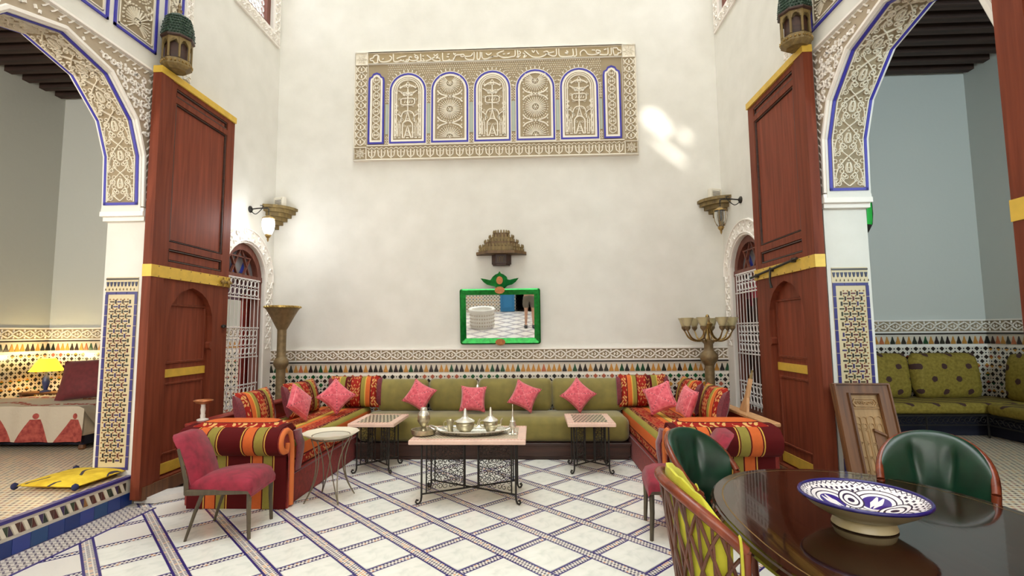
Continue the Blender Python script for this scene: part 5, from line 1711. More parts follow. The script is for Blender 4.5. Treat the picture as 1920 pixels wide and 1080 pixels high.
MB().lathe([(.05, .0), (.052, .006), (.02, .012), (.012, .04), (.03, .06), (.036, .085), (.025, .11), (.028, .118), (.018, .13), (.01, .16), (.006, .2), (.008, .205), (.005, .21), (.003, .262), (.006, .268), (.001, .275)], n=16).build('body', silver, t, smooth=50)

# ------------------------------------------------------------------ standing lamps in the rear corners
t = thing('torchere_lamp', 'tall bronze floor lamp with a wide funnel bowl in the left rear corner', 'floor lamp', (-3.34, 6.52, 0))
MB().lathe([(.12, 0), (.12, .03), (.1, .06), (.06, .09), (.045, .12)], n=24).build('base', bronze, t, smooth=50)
MB().lathe([(.055, .1), (.058, .6), (.06, 1.08)], n=20).build('pole', bronze, t, smooth=50)
MB().lathe([(.06, 1.08), (.07, 1.1), (.092, 1.14), (.096, 1.17), (.085, 1.21), (.066, 1.235), (.058, 1.25), (.056, 1.4), (.058, 1.61)], n=24).build('knob', bronze, t, smooth=50)
MB().lathe([(.058, 1.60), (.09, 1.66), (.15, 1.78), (.2, 1.87), (.215, 1.885), (.2, 1.885), (.13, 1.76), (.04, 1.66)], n=28).build('bowl', bronze, t, smooth=50)
m = MB().lathe([(.20, 1.885), (.225, 1.89), (.225, 1.915), (.20, 1.92), (.2, 1.89)], n=28)
for k in range(28):
    a = 2 * PI * k / 28
    m.dot(a, 0, .016, .012, lambda u, v, h: ((.222 + h) * math.cos(a + (u - a) * 1.0 / .22 * .22 * 4.5), (.222 + h) * math.sin(a + (u - a) * 4.5), 1.902 + v), 5)
m.build('gilded_rim', Mat('gilt', C(186, 158, 92), .35, .7), t)
t = thing('branched_floor_lamp', 'bronze pedestal lamp with ring of frosted glass cups in the right rear corner', 'floor lamp', (2.23, 6.5, 0))
MB().lathe([(.16, 0), (.16, .03), (.1, .06), (.07, .09), (.058, .5), (.06, 1.1)], n=20).build('pedestal', bronze, t, smooth=50)
MB().lathe([(.06, 1.1), (.075, 1.13), (.1, 1.16), (.112, 1.2), (.105, 1.245), (.075, 1.28), (.055, 1.3), (.055, 1.37), (.085, 1.41), (.085, 1.42), (.01, 1.42)], n=24).build('ball', bronze, t, smooth=50)
MB().lathe([(.02, 1.42), (.018, 1.5), (.03, 1.54), (.055, 1.6), (.06, 1.63), (.03, 1.65), (.02, 1.69), (.026, 1.71), (.018, 1.74), (.003, 1.75)], n=16).build('finial', brass, t, smooth=50)
for k in range(8):
    a = 2 * PI * (k + .35) / 8
    f = lambda r, z: (r * math.cos(a), r * math.sin(a), z)
    MB().tube(cat([f(.04, 1.56), f(.07, 1.47), f(.14, 1.42), f(.23, 1.45), f(.285, 1.53), f(.29, 1.56)], 4), .0085, 6).tube(cat([f(.03, 1.42), f(.16, 1.405), f(.25, 1.455), f(.29, 1.555)], 4), .006, 5).build('arm', brass, t, smooth=60)
    MB().lathe([(.012, 1.54), (.035, 1.57), (.038, 1.595), (.01, 1.6)], .29 * math.cos(a), .29 * math.sin(a), 0, n=12).build('socket', bronze, t, smooth=50)
    MB().lathe([(.03, 1.595), (.045, 1.62), (.058, 1.66), (.075, 1.70), (.080, 1.705), (.072, 1.70), (.052, 1.655), (.02, 1.6)], .29 * math.cos(a), .29 * math.sin(a), 0, n=14).build('glass_cup', frost, t, smooth=60)
# ------------------------------------------------------------------ pink velvet chairs
def pink_chair(label, loc, rz):
    t = thing('velvet_chair', label, 'chair', loc, rz, 'low pink velvet chairs')
    # faces +x ; seat 0.44 x 0.44
    rings = []
    for x, zt, zb, w in ((-.22, .435, .375, .19), (-.1, .46, .37, .21), (.05, .475, .37, .225), (.17, .47, .365, .23), (.235, .445, .36, .23), (.26, .40, .32, .225), (.255, .34, .31, .22)):
        rings.append([(x, -w, zb), (x, -w, (zt + zb) / 2), (x, -w * .85, zt - .01), (x, 0, zt), (x, w * .85, zt - .01), (x, w, (zt + zb) / 2), (x, w, zb), (x, 0, zb)])
    MB().loft(rings).build('seat', pink_velvet, t, smooth=70)
    rings = []
    for z, x, w in ((.40, -.20, .2), (.5, -.225, .2), (.62, -.27, .2), (.72, -.325, .195), (.755, -.35, .185), (.77, -.36, .15)):
        rings.append([(x + dx - (.03 if abs(k) > .8 else 0) * 0, w * k, z - (.02 if abs(k) > .9 else 0) * (z > .7)) for k, dx in ((-1, .0), (-.8, .035), (0, .045), (.8, .035), (1, 0), (.8, -.03), (0, -.035), (-.8, -.03))])
    MB().loft(rings).build('backrest', pink_velvet, t, smooth=70)
    for s_ in (-1, 1):
        y = s_ * .2
        MB().tube([(.235, y, .37), (.235, y, .2), (.245, y * 1.02, .0)], [.02, .018, .014], 4).build('leg', grey_wood, t)
        MB().tube([(-.1, y, .37), (-.16, y * 1.02, .2), (-.22, y * 1.04, .0)], [.016, .014, .010], 6).build('leg', grey_wood, t)
        m = MB().rbox(-.235, .25, y - .016 + s_ * .006, y + .016 + s_ * .006, .335, .375, .004, 1)
        m.build('seat_rail', grey_wood, t)
        MB().tube([(-.225, y * 1.03, .34), (-.235, y * 1.03, .45), (-.30, y * 1.03, .68)], [.02, .017, .012], 4).build('back_post', grey_wood, t)
    MB().rbox(.232, .25, -.2, .2, .335, .372, .003, 1).build('front_rail', grey_wood, t)
    return t
pink_chair('low pink velvet chair beside the left striped sofa arm', (-2.44, 4.02, 0), R(6))
pink_chair('low pink velvet chair half hidden behind the cane chair', (1.12, 4.05, 0), R(174))

# ------------------------------------------------------------------ dining table
def dining_table():
    cx, cy, H = 1.47, 2.10, .75
    t = thing('dining_table', 'glossy dark oval dining table in the right foreground', 'table', (cx, cy, 0))
    A, B, e = .67, .93, 2.0 / 2.35
    def ring(k, z):
        out = []
        for i in range(64):
            a = 2 * PI * i / 64
            c, s = math.cos(a), math.sin(a)
            out.append(((A + k) * math.copysign(abs(c) ** e, c), (B + k) * math.copysign(abs(s) ** e, s), z))
        return out
    MB().loft([ring(-.03, H - .045), ring(0, H - .04), ring(.004, H - .025), ring(-.004, H - .01), ring(-.012, H - .006), ring(-.014, H), ring(-.3, H)]).build('table_top', mahogany, t, smooth=30)
    m = MB().loft([ring(-.045, H), ring(-.052, H)], cap=False)
    m = MB()
    a, b = ring(-.050, H + .0004), ring(-.056, H + .0004)
    for i in range(64): m.face([a[i], a[(i + 1) % 64], b[(i + 1) % 64], b[i]])
    m.build('inlay_line', brass, t)
    MB().loft([ring(-.14, H - .13), ring(-.13, H - .045)]).build('apron', mahogany, t, smooth=30)
    for y in (-.42, .42):
        MB().lathe([(.05, .1), (.07, .14), (.055, .2), (.04, .35), (.06, .46), (.075, .52), (.05, .58), (.08, .63)], 0, y, 0, n=18).build('pedestal', mahogany, t, smooth=50)
        for s_ in (-1, 1):
            MB().tube(cat([(0, y, .18), (s_ * .16, y * 1.1, .13), (s_ * .33, y * 1.25, .03), (s_ * .36, y * 1.28, .025)], 4), [.04] * 4 + [.035] * 4 + [.028] * 4 + [.022], 8).build('foot', mahogany, t, smooth=60)
dining_table()

def bowl():
    t = thing('painted_bowl', 'wide footed ceramic bowl with blue and white geometric pattern on the dining table', 'bowl', (1.335, 2.165, .752))
    m = Mat('painted_ceramic', C(232, 226, 224), 0.12)
    x, y, z = m.xyz()
    a0 = y.atan2(x); r = (x * x + y * y).sqrt() / .228
    def petal(shift, size, ry):
        # oval medallions around the middle
        a = ((a0 / (2 * PI) * 4 + shift).frac() - .5) * (2 * PI / 4)
        u = a.sin() * r; v = (a.m('COSINE') * r) - .5
        return ((u / size) * (u / size) + (v / ry) * (v / ry)).sqrt()
    P = petal(0.125, .36, .30); Q = petal(0.625, .15, .2)
    ink, blue, white = C(52, 40, 66), C(62, 44, 128), C(236, 230, 230)
    ck = ((x / .022 + (y / .022).floor() * .5).frac().lt(.45)) * ((y / .022).frac().lt(.6))
    c = m.mix(ck, white, ink)
    c = m.mix(P.lt(1.12), c, white); c = m.mix((P - 1.12).abs().lt(.03), c, ink)
    c = m.mix((P - .86).abs().lt(.035), c, ink); c = m.mix(P.lt(.66), c, blue)
    a = ((a0 / (2 * PI) * 4 + .125).frac() - .5).abs()
    leaf = ((a - .05).abs() + (r - .5).abs() * .35).lt(.075) * P.lt(.6)
    c = m.mix(leaf, c, white)
    c = m.mix(Q.lt(1.3), c, white); c = m.mix((Q - 1.25).abs().lt(.08), c, ink); c = m.mix((Q - .8).abs().lt(.09), c, ink); c = m.mix(Q.lt(.35), c, ink)
    c = m.mix(r.lt(.2), c, white); c = m.mix((r - .2).abs().lt(.012), c, ink)
    edge = r.gt(.88)
    c = m.mix(edge, c, white); zz = ((a0 * 9).frac() - .5).abs() * .1
    c = m.mix(((r - .9 - zz).abs().lt(.012)) * edge, c, ink)
    c = m.mix(r.gt(.975), c, blue)
    m.col(c)
    MB().lathe([(.222, .117), (.19, .098), (.13, .068), (.06, .05), (.001, .046)], n=48, cap=False).build('painted_inside', m, t, smooth=60)
    out = Mat('bowl_glaze', C(188, 172, 132), 0.3); out.mott(C(186, 170, 130), .1, 8)
    MB().lathe([(.11, 0), (.115, .004), (.105, .03), (.10, .036), (.14, .05), (.19, .08), (.224, .112), (.222, .1165), (.215, .108), (.15, .062), (.12, .05), (.001, .036)], n=48, cap=False).build('bowl_body', out, t, smooth=50)
    MB().tube([(.225 * math.cos(2 * PI * k / 56), .225 * math.sin(2 * PI * k / 56), .118) for k in range(56)], .0075, 8, closed=True).build('blue_rim', Mat('navy_rim', C(40, 32, 104), .15), t, smooth=80)
bowl()

# ------------------------------------------------------------------ tub chairs around the table
def tub_chair(name, label, loc, rz, leather=True, hz=0.0, W=.27, D=.25, AM=105, drop=.22, ks=.82):
    """faces -y in its own frame; curved back behind"""
    t = thing(name, label, 'chair', loc, rz, 'tub chairs at the dining table')
    def rim(a, z=None, k=1.0):
        # a from -AM to AM degrees, 0 = middle of the back
        q = abs(a) / AM
        zz = .94 + hz - drop * q ** 2.2
        return (W * k * math.sin(R(a)), D * k * math.cos(R(a)), zz if z is None else z)
    A = [-AM + 2 * AM * i / 28 for i in range(29)]
    MB().tube([rim(a) for a in A], .019 if leather else .022, 8).build('top_rail', cane_wood, t, smooth=60)
    MB().tube([rim(a, .42, ks) for a in A], .016, 6).build('seat_ring', cane_wood, t, smooth=60)
    for x, y in ((-.16, -.15), (.16, -.15), (-.13, .12), (.13, .12)):
        MB().tube([(x, y, .43), (x * 1.04, y * 1.06, .2), (x * 1.1, y * 1.15, .0)], [.022, .019, .014], 7).build('leg', cane_wood, t, smooth=60)
    for a in (-AM, AM):
        p = rim(a)
        MB().tube([p, (p[0] * .97, p[1] - .0, p[2] * .75 + .1), (p[0] * ks, p[1] + .0, .42)], .02, 7).build('arm_post', cane_wood, t, smooth=60)
    MB().loft([[(W * ks * k * math.sin(R(b)), (D + .02) * ks * k * math.cos(R(b)) - .01, z) for b in range(0, 360, 15)] for k, z in ((.95, .40), (1.05, .42), (1.05, .455), (.9, .48), (.3, .487))]).build('seat', green_leather if leather else yellow_cloth, t, smooth=60)
    if leather:
        AL_ = AM - 6
        As = [-AL_ + 2 * AL_ * i / 28 for i in range(29)]
        Zs = [0, .12, .3, .5, .7, .85, .94, 1.0]
        def pt(a, f, inner):
            p = rim(a); z = .47 + (p[2] + .024 - .47) * f
            puff = .055 * math.sin(PI * min(1, max(0, f))) ** .6 * (1 - (abs(a) / (AL_ + 2)) ** 6) if inner else .0
            if inner: puff += .028 * min(1, f * 3) * (1 - (abs(a) / (AL_ + 2)) ** 4)
            for ab in (-30, 30):
                puff -= .05 * math.exp(-(((a - ab) / 8) ** 2 + ((f - .74) / .1) ** 2)) if inner else 0
            k = (.97 * (ks + (1 - ks) * f) if inner else 1.0 * (ks + (1 - ks) * f) - .03) - puff / W
            return (p[0] * k, p[1] * k, z)
        m = MB()
        G = [[m.bm.verts.new(pt(a, f, True)) for f in Zs] for a in As]
        Hh = [[m.bm.verts.new((lambda q: (q[0] * 1.04, q[1] * 1.04, q[2]))(pt(a, f, False))) for f in Zs] for a in As]
        for g in (G, Hh):
            for i in range(len(As) - 1):
                for j in range(len(Zs) - 1): m.bm.faces.new([g[i][j], g[i + 1][j], g[i + 1][j + 1], g[i][j + 1]])
        for i in range(len(As) - 1):
            for j in (0, len(Zs) - 1): m.bm.faces.new([G[i][j], G[i + 1][j], Hh[i + 1][j], Hh[i][j]])
        for i in (0, len(As) - 1):
            for j in range(len(Zs) - 1): m.bm.faces.new([G[i][j], G[i][j + 1], Hh[i][j + 1], Hh[i][j]])
        b = m.build('backrest', green_leather, t, smooth=80, sub=1)
        for ab in (-30, 30):
            q = pt(ab, .74, True)
            MB().lathe([(.014, -.006), (.016, 0), (.012, .006), (.003, .009)], n=10, M=Matrix.Rotation(R(90), 3, 'X')).build('button', green_leather, b, smooth=80).location = (q[0] * .97, q[1] * .97, q[2])
    else:
        for i in range(0, 29, 2):
            MB().tube([rim(A[i]), rim(A[i], .42, ks)], .0065, 5).build('cane', cane_dark, t)
        for d in (1, -1):
            for i in range(0, 29, 3):
                a = A[i]
                p = []
                for k in range(9):
                    f = k / 8; b = a + d * 40 * (f - .5)
                    if abs(b) > AM: continue
                    q0, q1 = rim(b), rim(b, .42, ks)
                    p.append(tuple(q0[n] + (q1[n] - q0[n]) * f for n in range(3)))
                if len(p) > 3: MB().tube(p, .0075, 5).build('crossed_cane', cane_dark, t)
        # yellow pad tied inside
        m = MB()
        rings = []
        for i in range(23):
            a = (AM - 8) * (-1 + 2 * i / 22)
            p = rim(a); e = max(0.0, 1 - (abs(i - 11) / 11.5) ** 6)
            rr = []
            for j in range(14):
                b = 2 * PI * j / 14
                f = .55 + .47 * math.copysign(abs(math.sin(b)) ** .8, math.sin(b)) * (.55 + .45 * e)
                k = (ks + (1 - ks) * f) * .86 + .10 * math.cos(b) * (.35 + .65 * e)
                z = .47 + (p[2] + .035 - .47) * f
                rr.append((p[0] * k, p[1] * k, z + .004 * math.sin(i * 2.1) * (math.sin(b) > .5)))
            rings.append(rr)
        m.loft(rings)
        c = m.build('back_pad', yellow_cloth, t, smooth=80)
        for a in (-AM + 4, AM - 4):
            p = rim(a, None, 1.03)
            MB().tube(cat([(p[0] * .92, p[1] * .92, p[2] + .01), (p[0], p[1], p[2] + .028), (p[0] * 1.06, p[1] * 1.06, p[2] - .03), (p[0] * 1.06, p[1] * 1.04, p[2] - .18), (p[0] * 1.08, p[1] * 1.1, p[2] - .30)], 4), .013, 6, flat=.4).build('tie', yellow_cloth, t)
    return t
tub_chair('leather_tub_chair', 'green buttoned leather tub chair in front of the right striped sofa', (.99, 2.98, 0), R(38), W=.235, D=.21, AM=100)
tub_chair('leather_tub_chair', 'green buttoned leather tub chair before the leaning picture frame', (2.03, 2.70, 0), R(-37), W=.225, D=.21, AM=100, hz=.035)
tub_chair('cane_tub_chair', 'cane tub chair with a lime yellow pad, nearest the viewer', (.775, 2.16, 0), R(86), leather=False, W=.30, D=.25, AM=86, drop=.17, ks=.72)

# ------------------------------------------------------------------ carved frame leaning on the right jamb
def leaning_frame():
    t = thing('carved_wooden_frame', 'weathered carved wooden window frame leaning against the right tiled jamb', 'frame', (2.735, 4.2, HF + .004))
    t.rotation_euler = (R(-15), 0, R(-3))
    W, H = .225, .845
    mp = lambda u, v, h: (u, -h, v)
    MB().slab([(-W, 0), (W, 0), (W, H), (-W, H)], [[(-.105, .09), (.115, .09), (.115, .75), (-.105, .75)]], mp, 0, .05).build('outer_frame', old_wood, t)
    m = MB()
    m.ribbon([(-.115, .08), (.125, .08), (.125, .76), (-.115, .76)], .03, .02, off(mp, 0, 0, .05), closed=True)
    m.ribbon([(-W + .012, .012), (W - .012, .012), (W - .012, H - .012), (-W + .012, H - .012)], .024, .015, off(mp, 0, 0, .05), closed=True)
    m.build('moulding', old_wood, t)
    MB().prism([(-.11, .085), (.12, .085), (.12, .755), (-.11, .755)], mp, .01, .03).build('carved_field', carved_pale, t)
    f = off(mp, 0, 0, .03)
    m = MB()
    m.ribbon([(-.07, .655), (.08, .655), (.1, .685), (.08, .715), (-.07, .715), (-.09, .685)], .012, .012, f, closed=True)
    for k in range(5): m.ribbon(spiral(-.055 + k * .03, .685, .016, .004, k * 70, 1.1, 7), .007, .01, f)
    m.ribbon([(-.1, .64), (.11, .64)], .012, .012, f)
    for c, w in ((-.075, .022), (-.028, .022), (.025, .028), (.085, .026)):
        for q in (1, .7): m.ribbon([(c - w * q, .12), (c - w * q, .55 - (.05 if q < 1 else 0))] + arc(c, .55 - (.05 if q < 1 else 0), w * q, 180, 0, 6) + [(c + w * q, .12)], .007, .009, f)
    for k in range(14): m.ribbon(spiral(-.08 + (k % 4) * .05, .14 + (k // 4) * .11, .016, .004, k * 50, 1.1, 7), .006, .008, f)
    m.build('carving', carved_pale, t)
    MB().prism([(.03, .12), (.105, .12), (.105, .42), (.03, .47)], mp, .029, .04).prism([(.025, .455), (.11, .415), (.11, .43), (.025, .475)], mp, .03, .06).build('small_hatch', old_wood, t)
carved_pale = wood('carved_pale_wood', C(140, 108, 68), C(178, 142, 96), 0.6)
leaning_frame()

# ------------------------------------------------------------------ floor pieces by the left step
def floor_cushion():
    t = thing('yellow_floor_cushion', 'flat yellow embroidered floor cushion on the left step', 'cushion', (-4.06, 4.37, HF + .006), R(-2))
    m = Mat('yellow_embroidered_cloth', C(226, 190, 40), .8)
    x, y, z = m.xyz()
    n = m.noise(9, 3)
    ln = ((x * 26 + (y * 14).sin() * 1.5).sin().gt(.93)) * ((y * 18 + (x * 11).sin()).sin().gt(-.2))
    c = m.ramp(n, [(.3, C(206, 166, 28)), (.7, C(240, 208, 56))])
    c = m.mix(ln * n.gt(.45), c, C(60, 48, 62))
    m.col(c); m.bump(m.noise(30, 3), .3, .01)
    b = MB(); cushion_mesh(b, .56, .56, .075, 14, .04)
    for v in b.bm.verts: v.co = Vector((v.co.x, v.co.z - .28, v.co.y + .037))
    o = b.build('pad', m, t, smooth=70)
    for sx in (-1, 1):
        for sy in (-1, 1):
            MB().lathe([(.004, -.03), (.022, -.018), (.027, 0), (.022, .018), (.004, .03)], sx * .272, sy * .272, .034, n=10).build('corner_pompon', Mat('navy_wool', C(40, 42, 78), .9), t, smooth=80)
floor_cushion()
t = thing('marble_threshold', 'white marble threshold slab on the floor under the left door leaf', 'slab', (0, 0, 0))
MB().prism([(-3.70, 4.60), (-3.50, 4.60), (-3.38, 4.72), (-3.30, 4.80), (-3.18, 4.98), (-3.18, 5.16), (-3.40, 5.02), (-3.55, 4.88), (-3.70, 4.80)], lambda u, v, h: (u, v, h), .003, .055).build('slab', stone_white, t)
t = thing('marble_threshold', 'white marble threshold slab on the floor under the right door leaf', 'slab', (0, 0, 0))
MB().prism([(2.60, 4.60), (2.40, 4.60), (2.28, 4.72), (2.16, 4.9), (2.12, 5.3), (2.4, 5.3), (2.60, 5.0)], lambda u, v, h: (u, v, h), .003, .055).build('slab', stone_white, t)

# ------------------------------------------------------------------ bedroom on the left
def bed():
    t = thing('bed', 'bed with a white and red patterned cover in the left room', 'bed', (-5.85, 5.5, HF))
    cov = Mat('bed_cover_cloth', C(186, 172, 156), .85)
    x, y, z = cov.xyz()
    p = .46
    k = ((x / p).frac() - .5).abs() * p * 2
    down = .47 - z + (y < 0.0 if False else 0.0)
    tri = (down.gt(.12)) * (((down - .12) * 1.5 - k * 1.25 + .13).gt(0.0)) * down.lt(.40)
    wob = cov.noise(22, 3)
    dx = (((x / p) + .5).frac() - .5) * p
    dx2 = ((x / p).frac() - .5) * p
    knob = ((dx2 * dx2) * 1.0 + (down - .085) * (down - .085)).lt(.032 ** 2)
    topm = (z.gt(.478)) * (((y * 11 + (x * 6).sin() * .8).sin()).gt(.86)) * wob.gt(.46)
    c = cov.mix(tri.max(knob).max(topm), C(190, 178, 160), cov.ramp(wob, [(.35, C(132, 46, 42)), (.65, C(168, 78, 66))]))
    cov.col(c); cov.bump(cov.noise(14, 4), .3, .02)
    MB().rbox(-1.0, .78, .02, .86, .16, .46, .03, 2).build('mattress', cream_cloth, t)
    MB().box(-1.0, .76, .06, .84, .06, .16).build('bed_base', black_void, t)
    for x_ in (-.95, .7):
        for y_ in (.1, .78): MB().lathe([(.03, 0), (.04, .02), (.03, .06)], x_, y_, 0, n=10).build('bed_foot', old_wood, t)
    # cover hanging over the front and the right side
    m = MB()
    NX, NY = 40, 18
    def cp(i, j):
        u = -1.03 + 1.86 * i / NX
        L = j / NY * 1.33
        if L < .73: y, zz = .86 - L, .50 + .012 * math.sin(u * 9 + L * 7)
        else: y, zz = .02 - .03 - .02 * math.sin(u * 17) - (L - .73) * .03, .50 - (L - .73) * .66
        x = u
        if u > .74:
            d = u - .74
            x = .80 + .02 * math.sin(y * 15); zz = min(zz, .50 - d * 3.6 * (.75 + .25 * math.sin(y * 4)))
            if L >= .73: x = .80 + d * .2; zz = .50 - (L - .73) * .6 - d * .5
        return (x, y, zz)
    G = [[m.bm.verts.new(cp(i, j)) for j in range(NY + 1)] for i in range(NX + 1)]
    for i in range(NX):
        for j in range(NY): m.bm.faces.new([G[i][j], G[i + 1][j], G[i + 1][j + 1], G[i][j + 1]])
    m.build('bed_cover', cov, t, smooth=80)
bed()
o = cushion_mesh(MB(), .80, .52, .22, 12, .04).build('maroon_pillow', maroon_cloth, smooth=80)
tag(o, 'large maroon pillow propped at the right end of the bed', 'pillow')
upright(o, (-5.46, 6.02, .775), R(12), R(24), R(-4))
t = thing('night_table', 'small wooden night table between the bed and the tiled wall', 'table', (-6.5, 6.62, HF))
MB().rbox(-.45, .75, -.09, .09, .5, .53, .005, 1).build('top', old_wood, t)
for x in (-.42, .72): MB().box(x - .02, x + .02, -.08, .08, 0, .5).build('side', old_wood, t)
def bed_lamp(x, y, label):
    t = thing('bedside_lamp', label, 'lamp', (x, y, HF + .53))
    MB().lathe([(.06, 0), (.06, .015), (.02, .03), (.035, .08), (.045, .14), (.03, .2), (.012, .24), (.012, .32)], n=16).build('base', Mat('blue_ceramic', C(52, 66, 120), .2), t, smooth=50)
    MB().lathe([(.19, .28), (.175, .30), (.12, .40), (.09, .45)], n=24, cap=False).build('lamp_shade', lit_shade, t, smooth=60)
    ld = bpy.data.lights.new('bedside_light', 'POINT'); ld.energy = 13; ld.color = (1, .78, .38); ld.shadow_soft_size = .04
    lo = bpy.data.objects.new('bedside_light', ld); COL.objects.link(lo); lo.parent = t; lo.location = (0, 0, .47)
bed_lamp(-6.64, 6.60, 'lit yellow shaded bedside lamp behind the bed in the left room')
# things seen through the left window
t = thing('window_curtain', 'lilac curtain hanging across the top of the left window', 'curtain', (0, 0, 0))
m = MB(); rings = [[(XL - .22 + .012 * math.sin(k * 1.3), 5.8 + k * .042, z) for k in range(25)] for z in (2.0, 2.1, 2.26)]
m.loft(rings, close=False).build('cloth', lilac_cloth, t, smooth=80)
t = thing('window_curtain', 'red cloth valance hanging across the right window', 'curtain', (0, 0, 0))
m = MB(); rings = [[(XR + .22 + .012 * math.sin(k * 1.3), 5.8 + k * .042, z) for k in range(25)] for z in (1.82, 2.0, 2.2)]
m.loft(rings, close=False).build('cloth', red_cloth, t, smooth=80)
o = tag(cushion_mesh(MB(), .44, .36, .13, 10, .08).build('glow_cushion', yellow_lit_cloth, smooth=80), 'lime cushion standing in for the yellow glow behind the right window grille', 'cushion')
upright(o, (3.02, 6.78, 1.12), R(0), R(12), 0)

# ------------------------------------------------------------------ salon on the right
def salon_sofa():
    t = thing('floral_bench_sofa', 'olive floral bench sofa with iron front along the right room walls', 'sofa', (3.2, 6.15, HF))
    MB().rbox(.0, 2.8, .06, .78, .27, .40, .05, 3).build('seat_mattress', olive_floral, t, smooth=60)
    MB().rbox(2.1, 2.8, -2.2, .05, .27, .40, .05, 3).build('seat_mattress', olive_floral, t, smooth=60)
    MB().box(.03, 2.8, .2, .75, 0, .26).box(2.25, 2.8, -2.15, .2, 0, .26).build('under_shade', black_void, t)  # dark block standing in for the shade under the seat
    m = MB()
    m.tube([(0, .05, .26), (2.12, .05, .26), (2.12, -2.2, .26)], .012, 6).tube([(0, .05, .15), (2.12, .05, .15), (2.12, -2.2, .15)], .008, 6)
    m.build('iron_rail', iron, t)
    m = MB()
    for k in range(34):
        d = 1 if k % 2 else -1
        c = .06 + k * .061
        m.tube([(p, .05, q) for p, q in spiral(c, .205, .042, .008, 90 * d, d * 1.2, 10)], .004, 4)
        if k < 33: m.tube([(2.12, .05 - .03 - p, q) for p, q in spiral(k * .065, .205, .042, .008, 90 * d, d * 1.2, 10)], .004, 4)
    m.build('iron_scrolls', iron, t, kind='stuff')
    for x, y in ((.02, .05), (.72, .05), (1.42, .05), (2.12, .05), (2.12, -.7), (2.12, -1.45), (2.12, -2.18)):
        MB().tube([(x, y, .27), (x, y, .0)], .011, 6).build('iron_leg', iron, t)
    return t
salon_sofa()
FL = bolster_mesh(MB(), .86, .58, .2, 14).build('floral_cushion', olive_floral, smooth=80)
for k, (x, y, rz, lab) in enumerate(((3.58, 6.74, 0, 'olive floral back cushion nearest the jamb on the bench sofa'), (4.45, 6.74, 0, 'olive floral back cushion, second from the jamb'), (5.32, 6.74, 0, 'olive floral back cushion, third from the jamb'), (5.86, 6.1, -90, 'olive floral back cushion around the corner on the far right'))):
    o = FL if k == 0 else FL.copy()
    if k: COL.objects.link(o)
    tag(o, lab, 'cushion', 'floral back cushions')
    upright(o, (x, y, HF + .39), R(rz), R(7))
t = thing('glass_wall_lamp', 'green and red stained glass wall lamp beside the right jamb', 'lamp', (XR + WT + .02, 4.72, 2.5))
MB().lathe([(.10, 0), (.07, -.06), (.03, -.11), (.004, -.14)], n=16).build('metal_tip', iron, t, smooth=50)
MB().lathe([(.10, 0), (.108, .05), (.11, .15), (.105, .25), (.09, .29)], n=16).build('green_glass', green_lit, t, smooth=60)
MB().lathe([(.09, .29), (.085, .32), (.06, .35), (.02, .37)], n=16).build('red_cap', red_lit, t, smooth=60)
m = MB()
for k in range(8):
    a = 2 * PI * k / 8
    m.tube([(r * math.cos(a), r * math.sin(a), z) for r, z in ((.101, 0), (.111, .1), (.109, .2), (.091, .29))], .004, 4)
m.build('lead_line', iron, t)
ld = bpy.data.lights.new('stained_light', 'POINT'); ld.energy = 3; ld.color = (1, .5, .4); ld.shadow_soft_size = .05
lo = bpy.data.objects.new('stained_light', ld); COL.objects.link(lo); lo.parent = t; lo.location = (.15, .05, .45)

# ------------------------------------------------------------------ what the mirror shows: basin, blue door, the person
t = thing('tiled_basin', 'rounded white tiled basin reflected in the mirror', 'basin', (-1.48, -.55, 0))
MB().lathe([(.33, 0), (.35, .03), (.35, .46), (.38, .49), (.39, .54), (.37, .56), (.3, .54), (.28, .4), (.01, .4)], n=28).build('shell', stone_white, t, smooth=40)
m = MB()
for k in range(30):
    for j in range(4):
        a = 2 * PI * k / 30
        m.dot(a, 0, .024, .01, lambda u, v, h: ((.35 + h) * math.cos(a + (u - a) / .35), (.35 + h) * math.sin(a + (u - a) / .35), .09 + j * .1 + v), 4)
m.build('carved_studs', stucco_pale, t, kind='stuff')
d = MB().rbox(-1.1, -.62, YF + .03, YF + .08, 0.01, 2.2, .01, 1).build('door_5', blue_door, kind='structure')
for z0, z1 in ((.15, .9), (1.0, 2.15)): MB().ribbon([(-1.03, z0), (-.69, z0), (-.69, z1), (-1.03, z1)], .03, .02, lambda u, v, h: (u, YF + .08 + h, v), closed=True).build('door_moulding', blue_door, d)
MB().rbox(-.6, .95, YF + .002, YF + .03, 0, 2.3, .01, 1).build('dark_interior', dark_wood, kind='structure')  # dark sheet standing in for the unlit interior

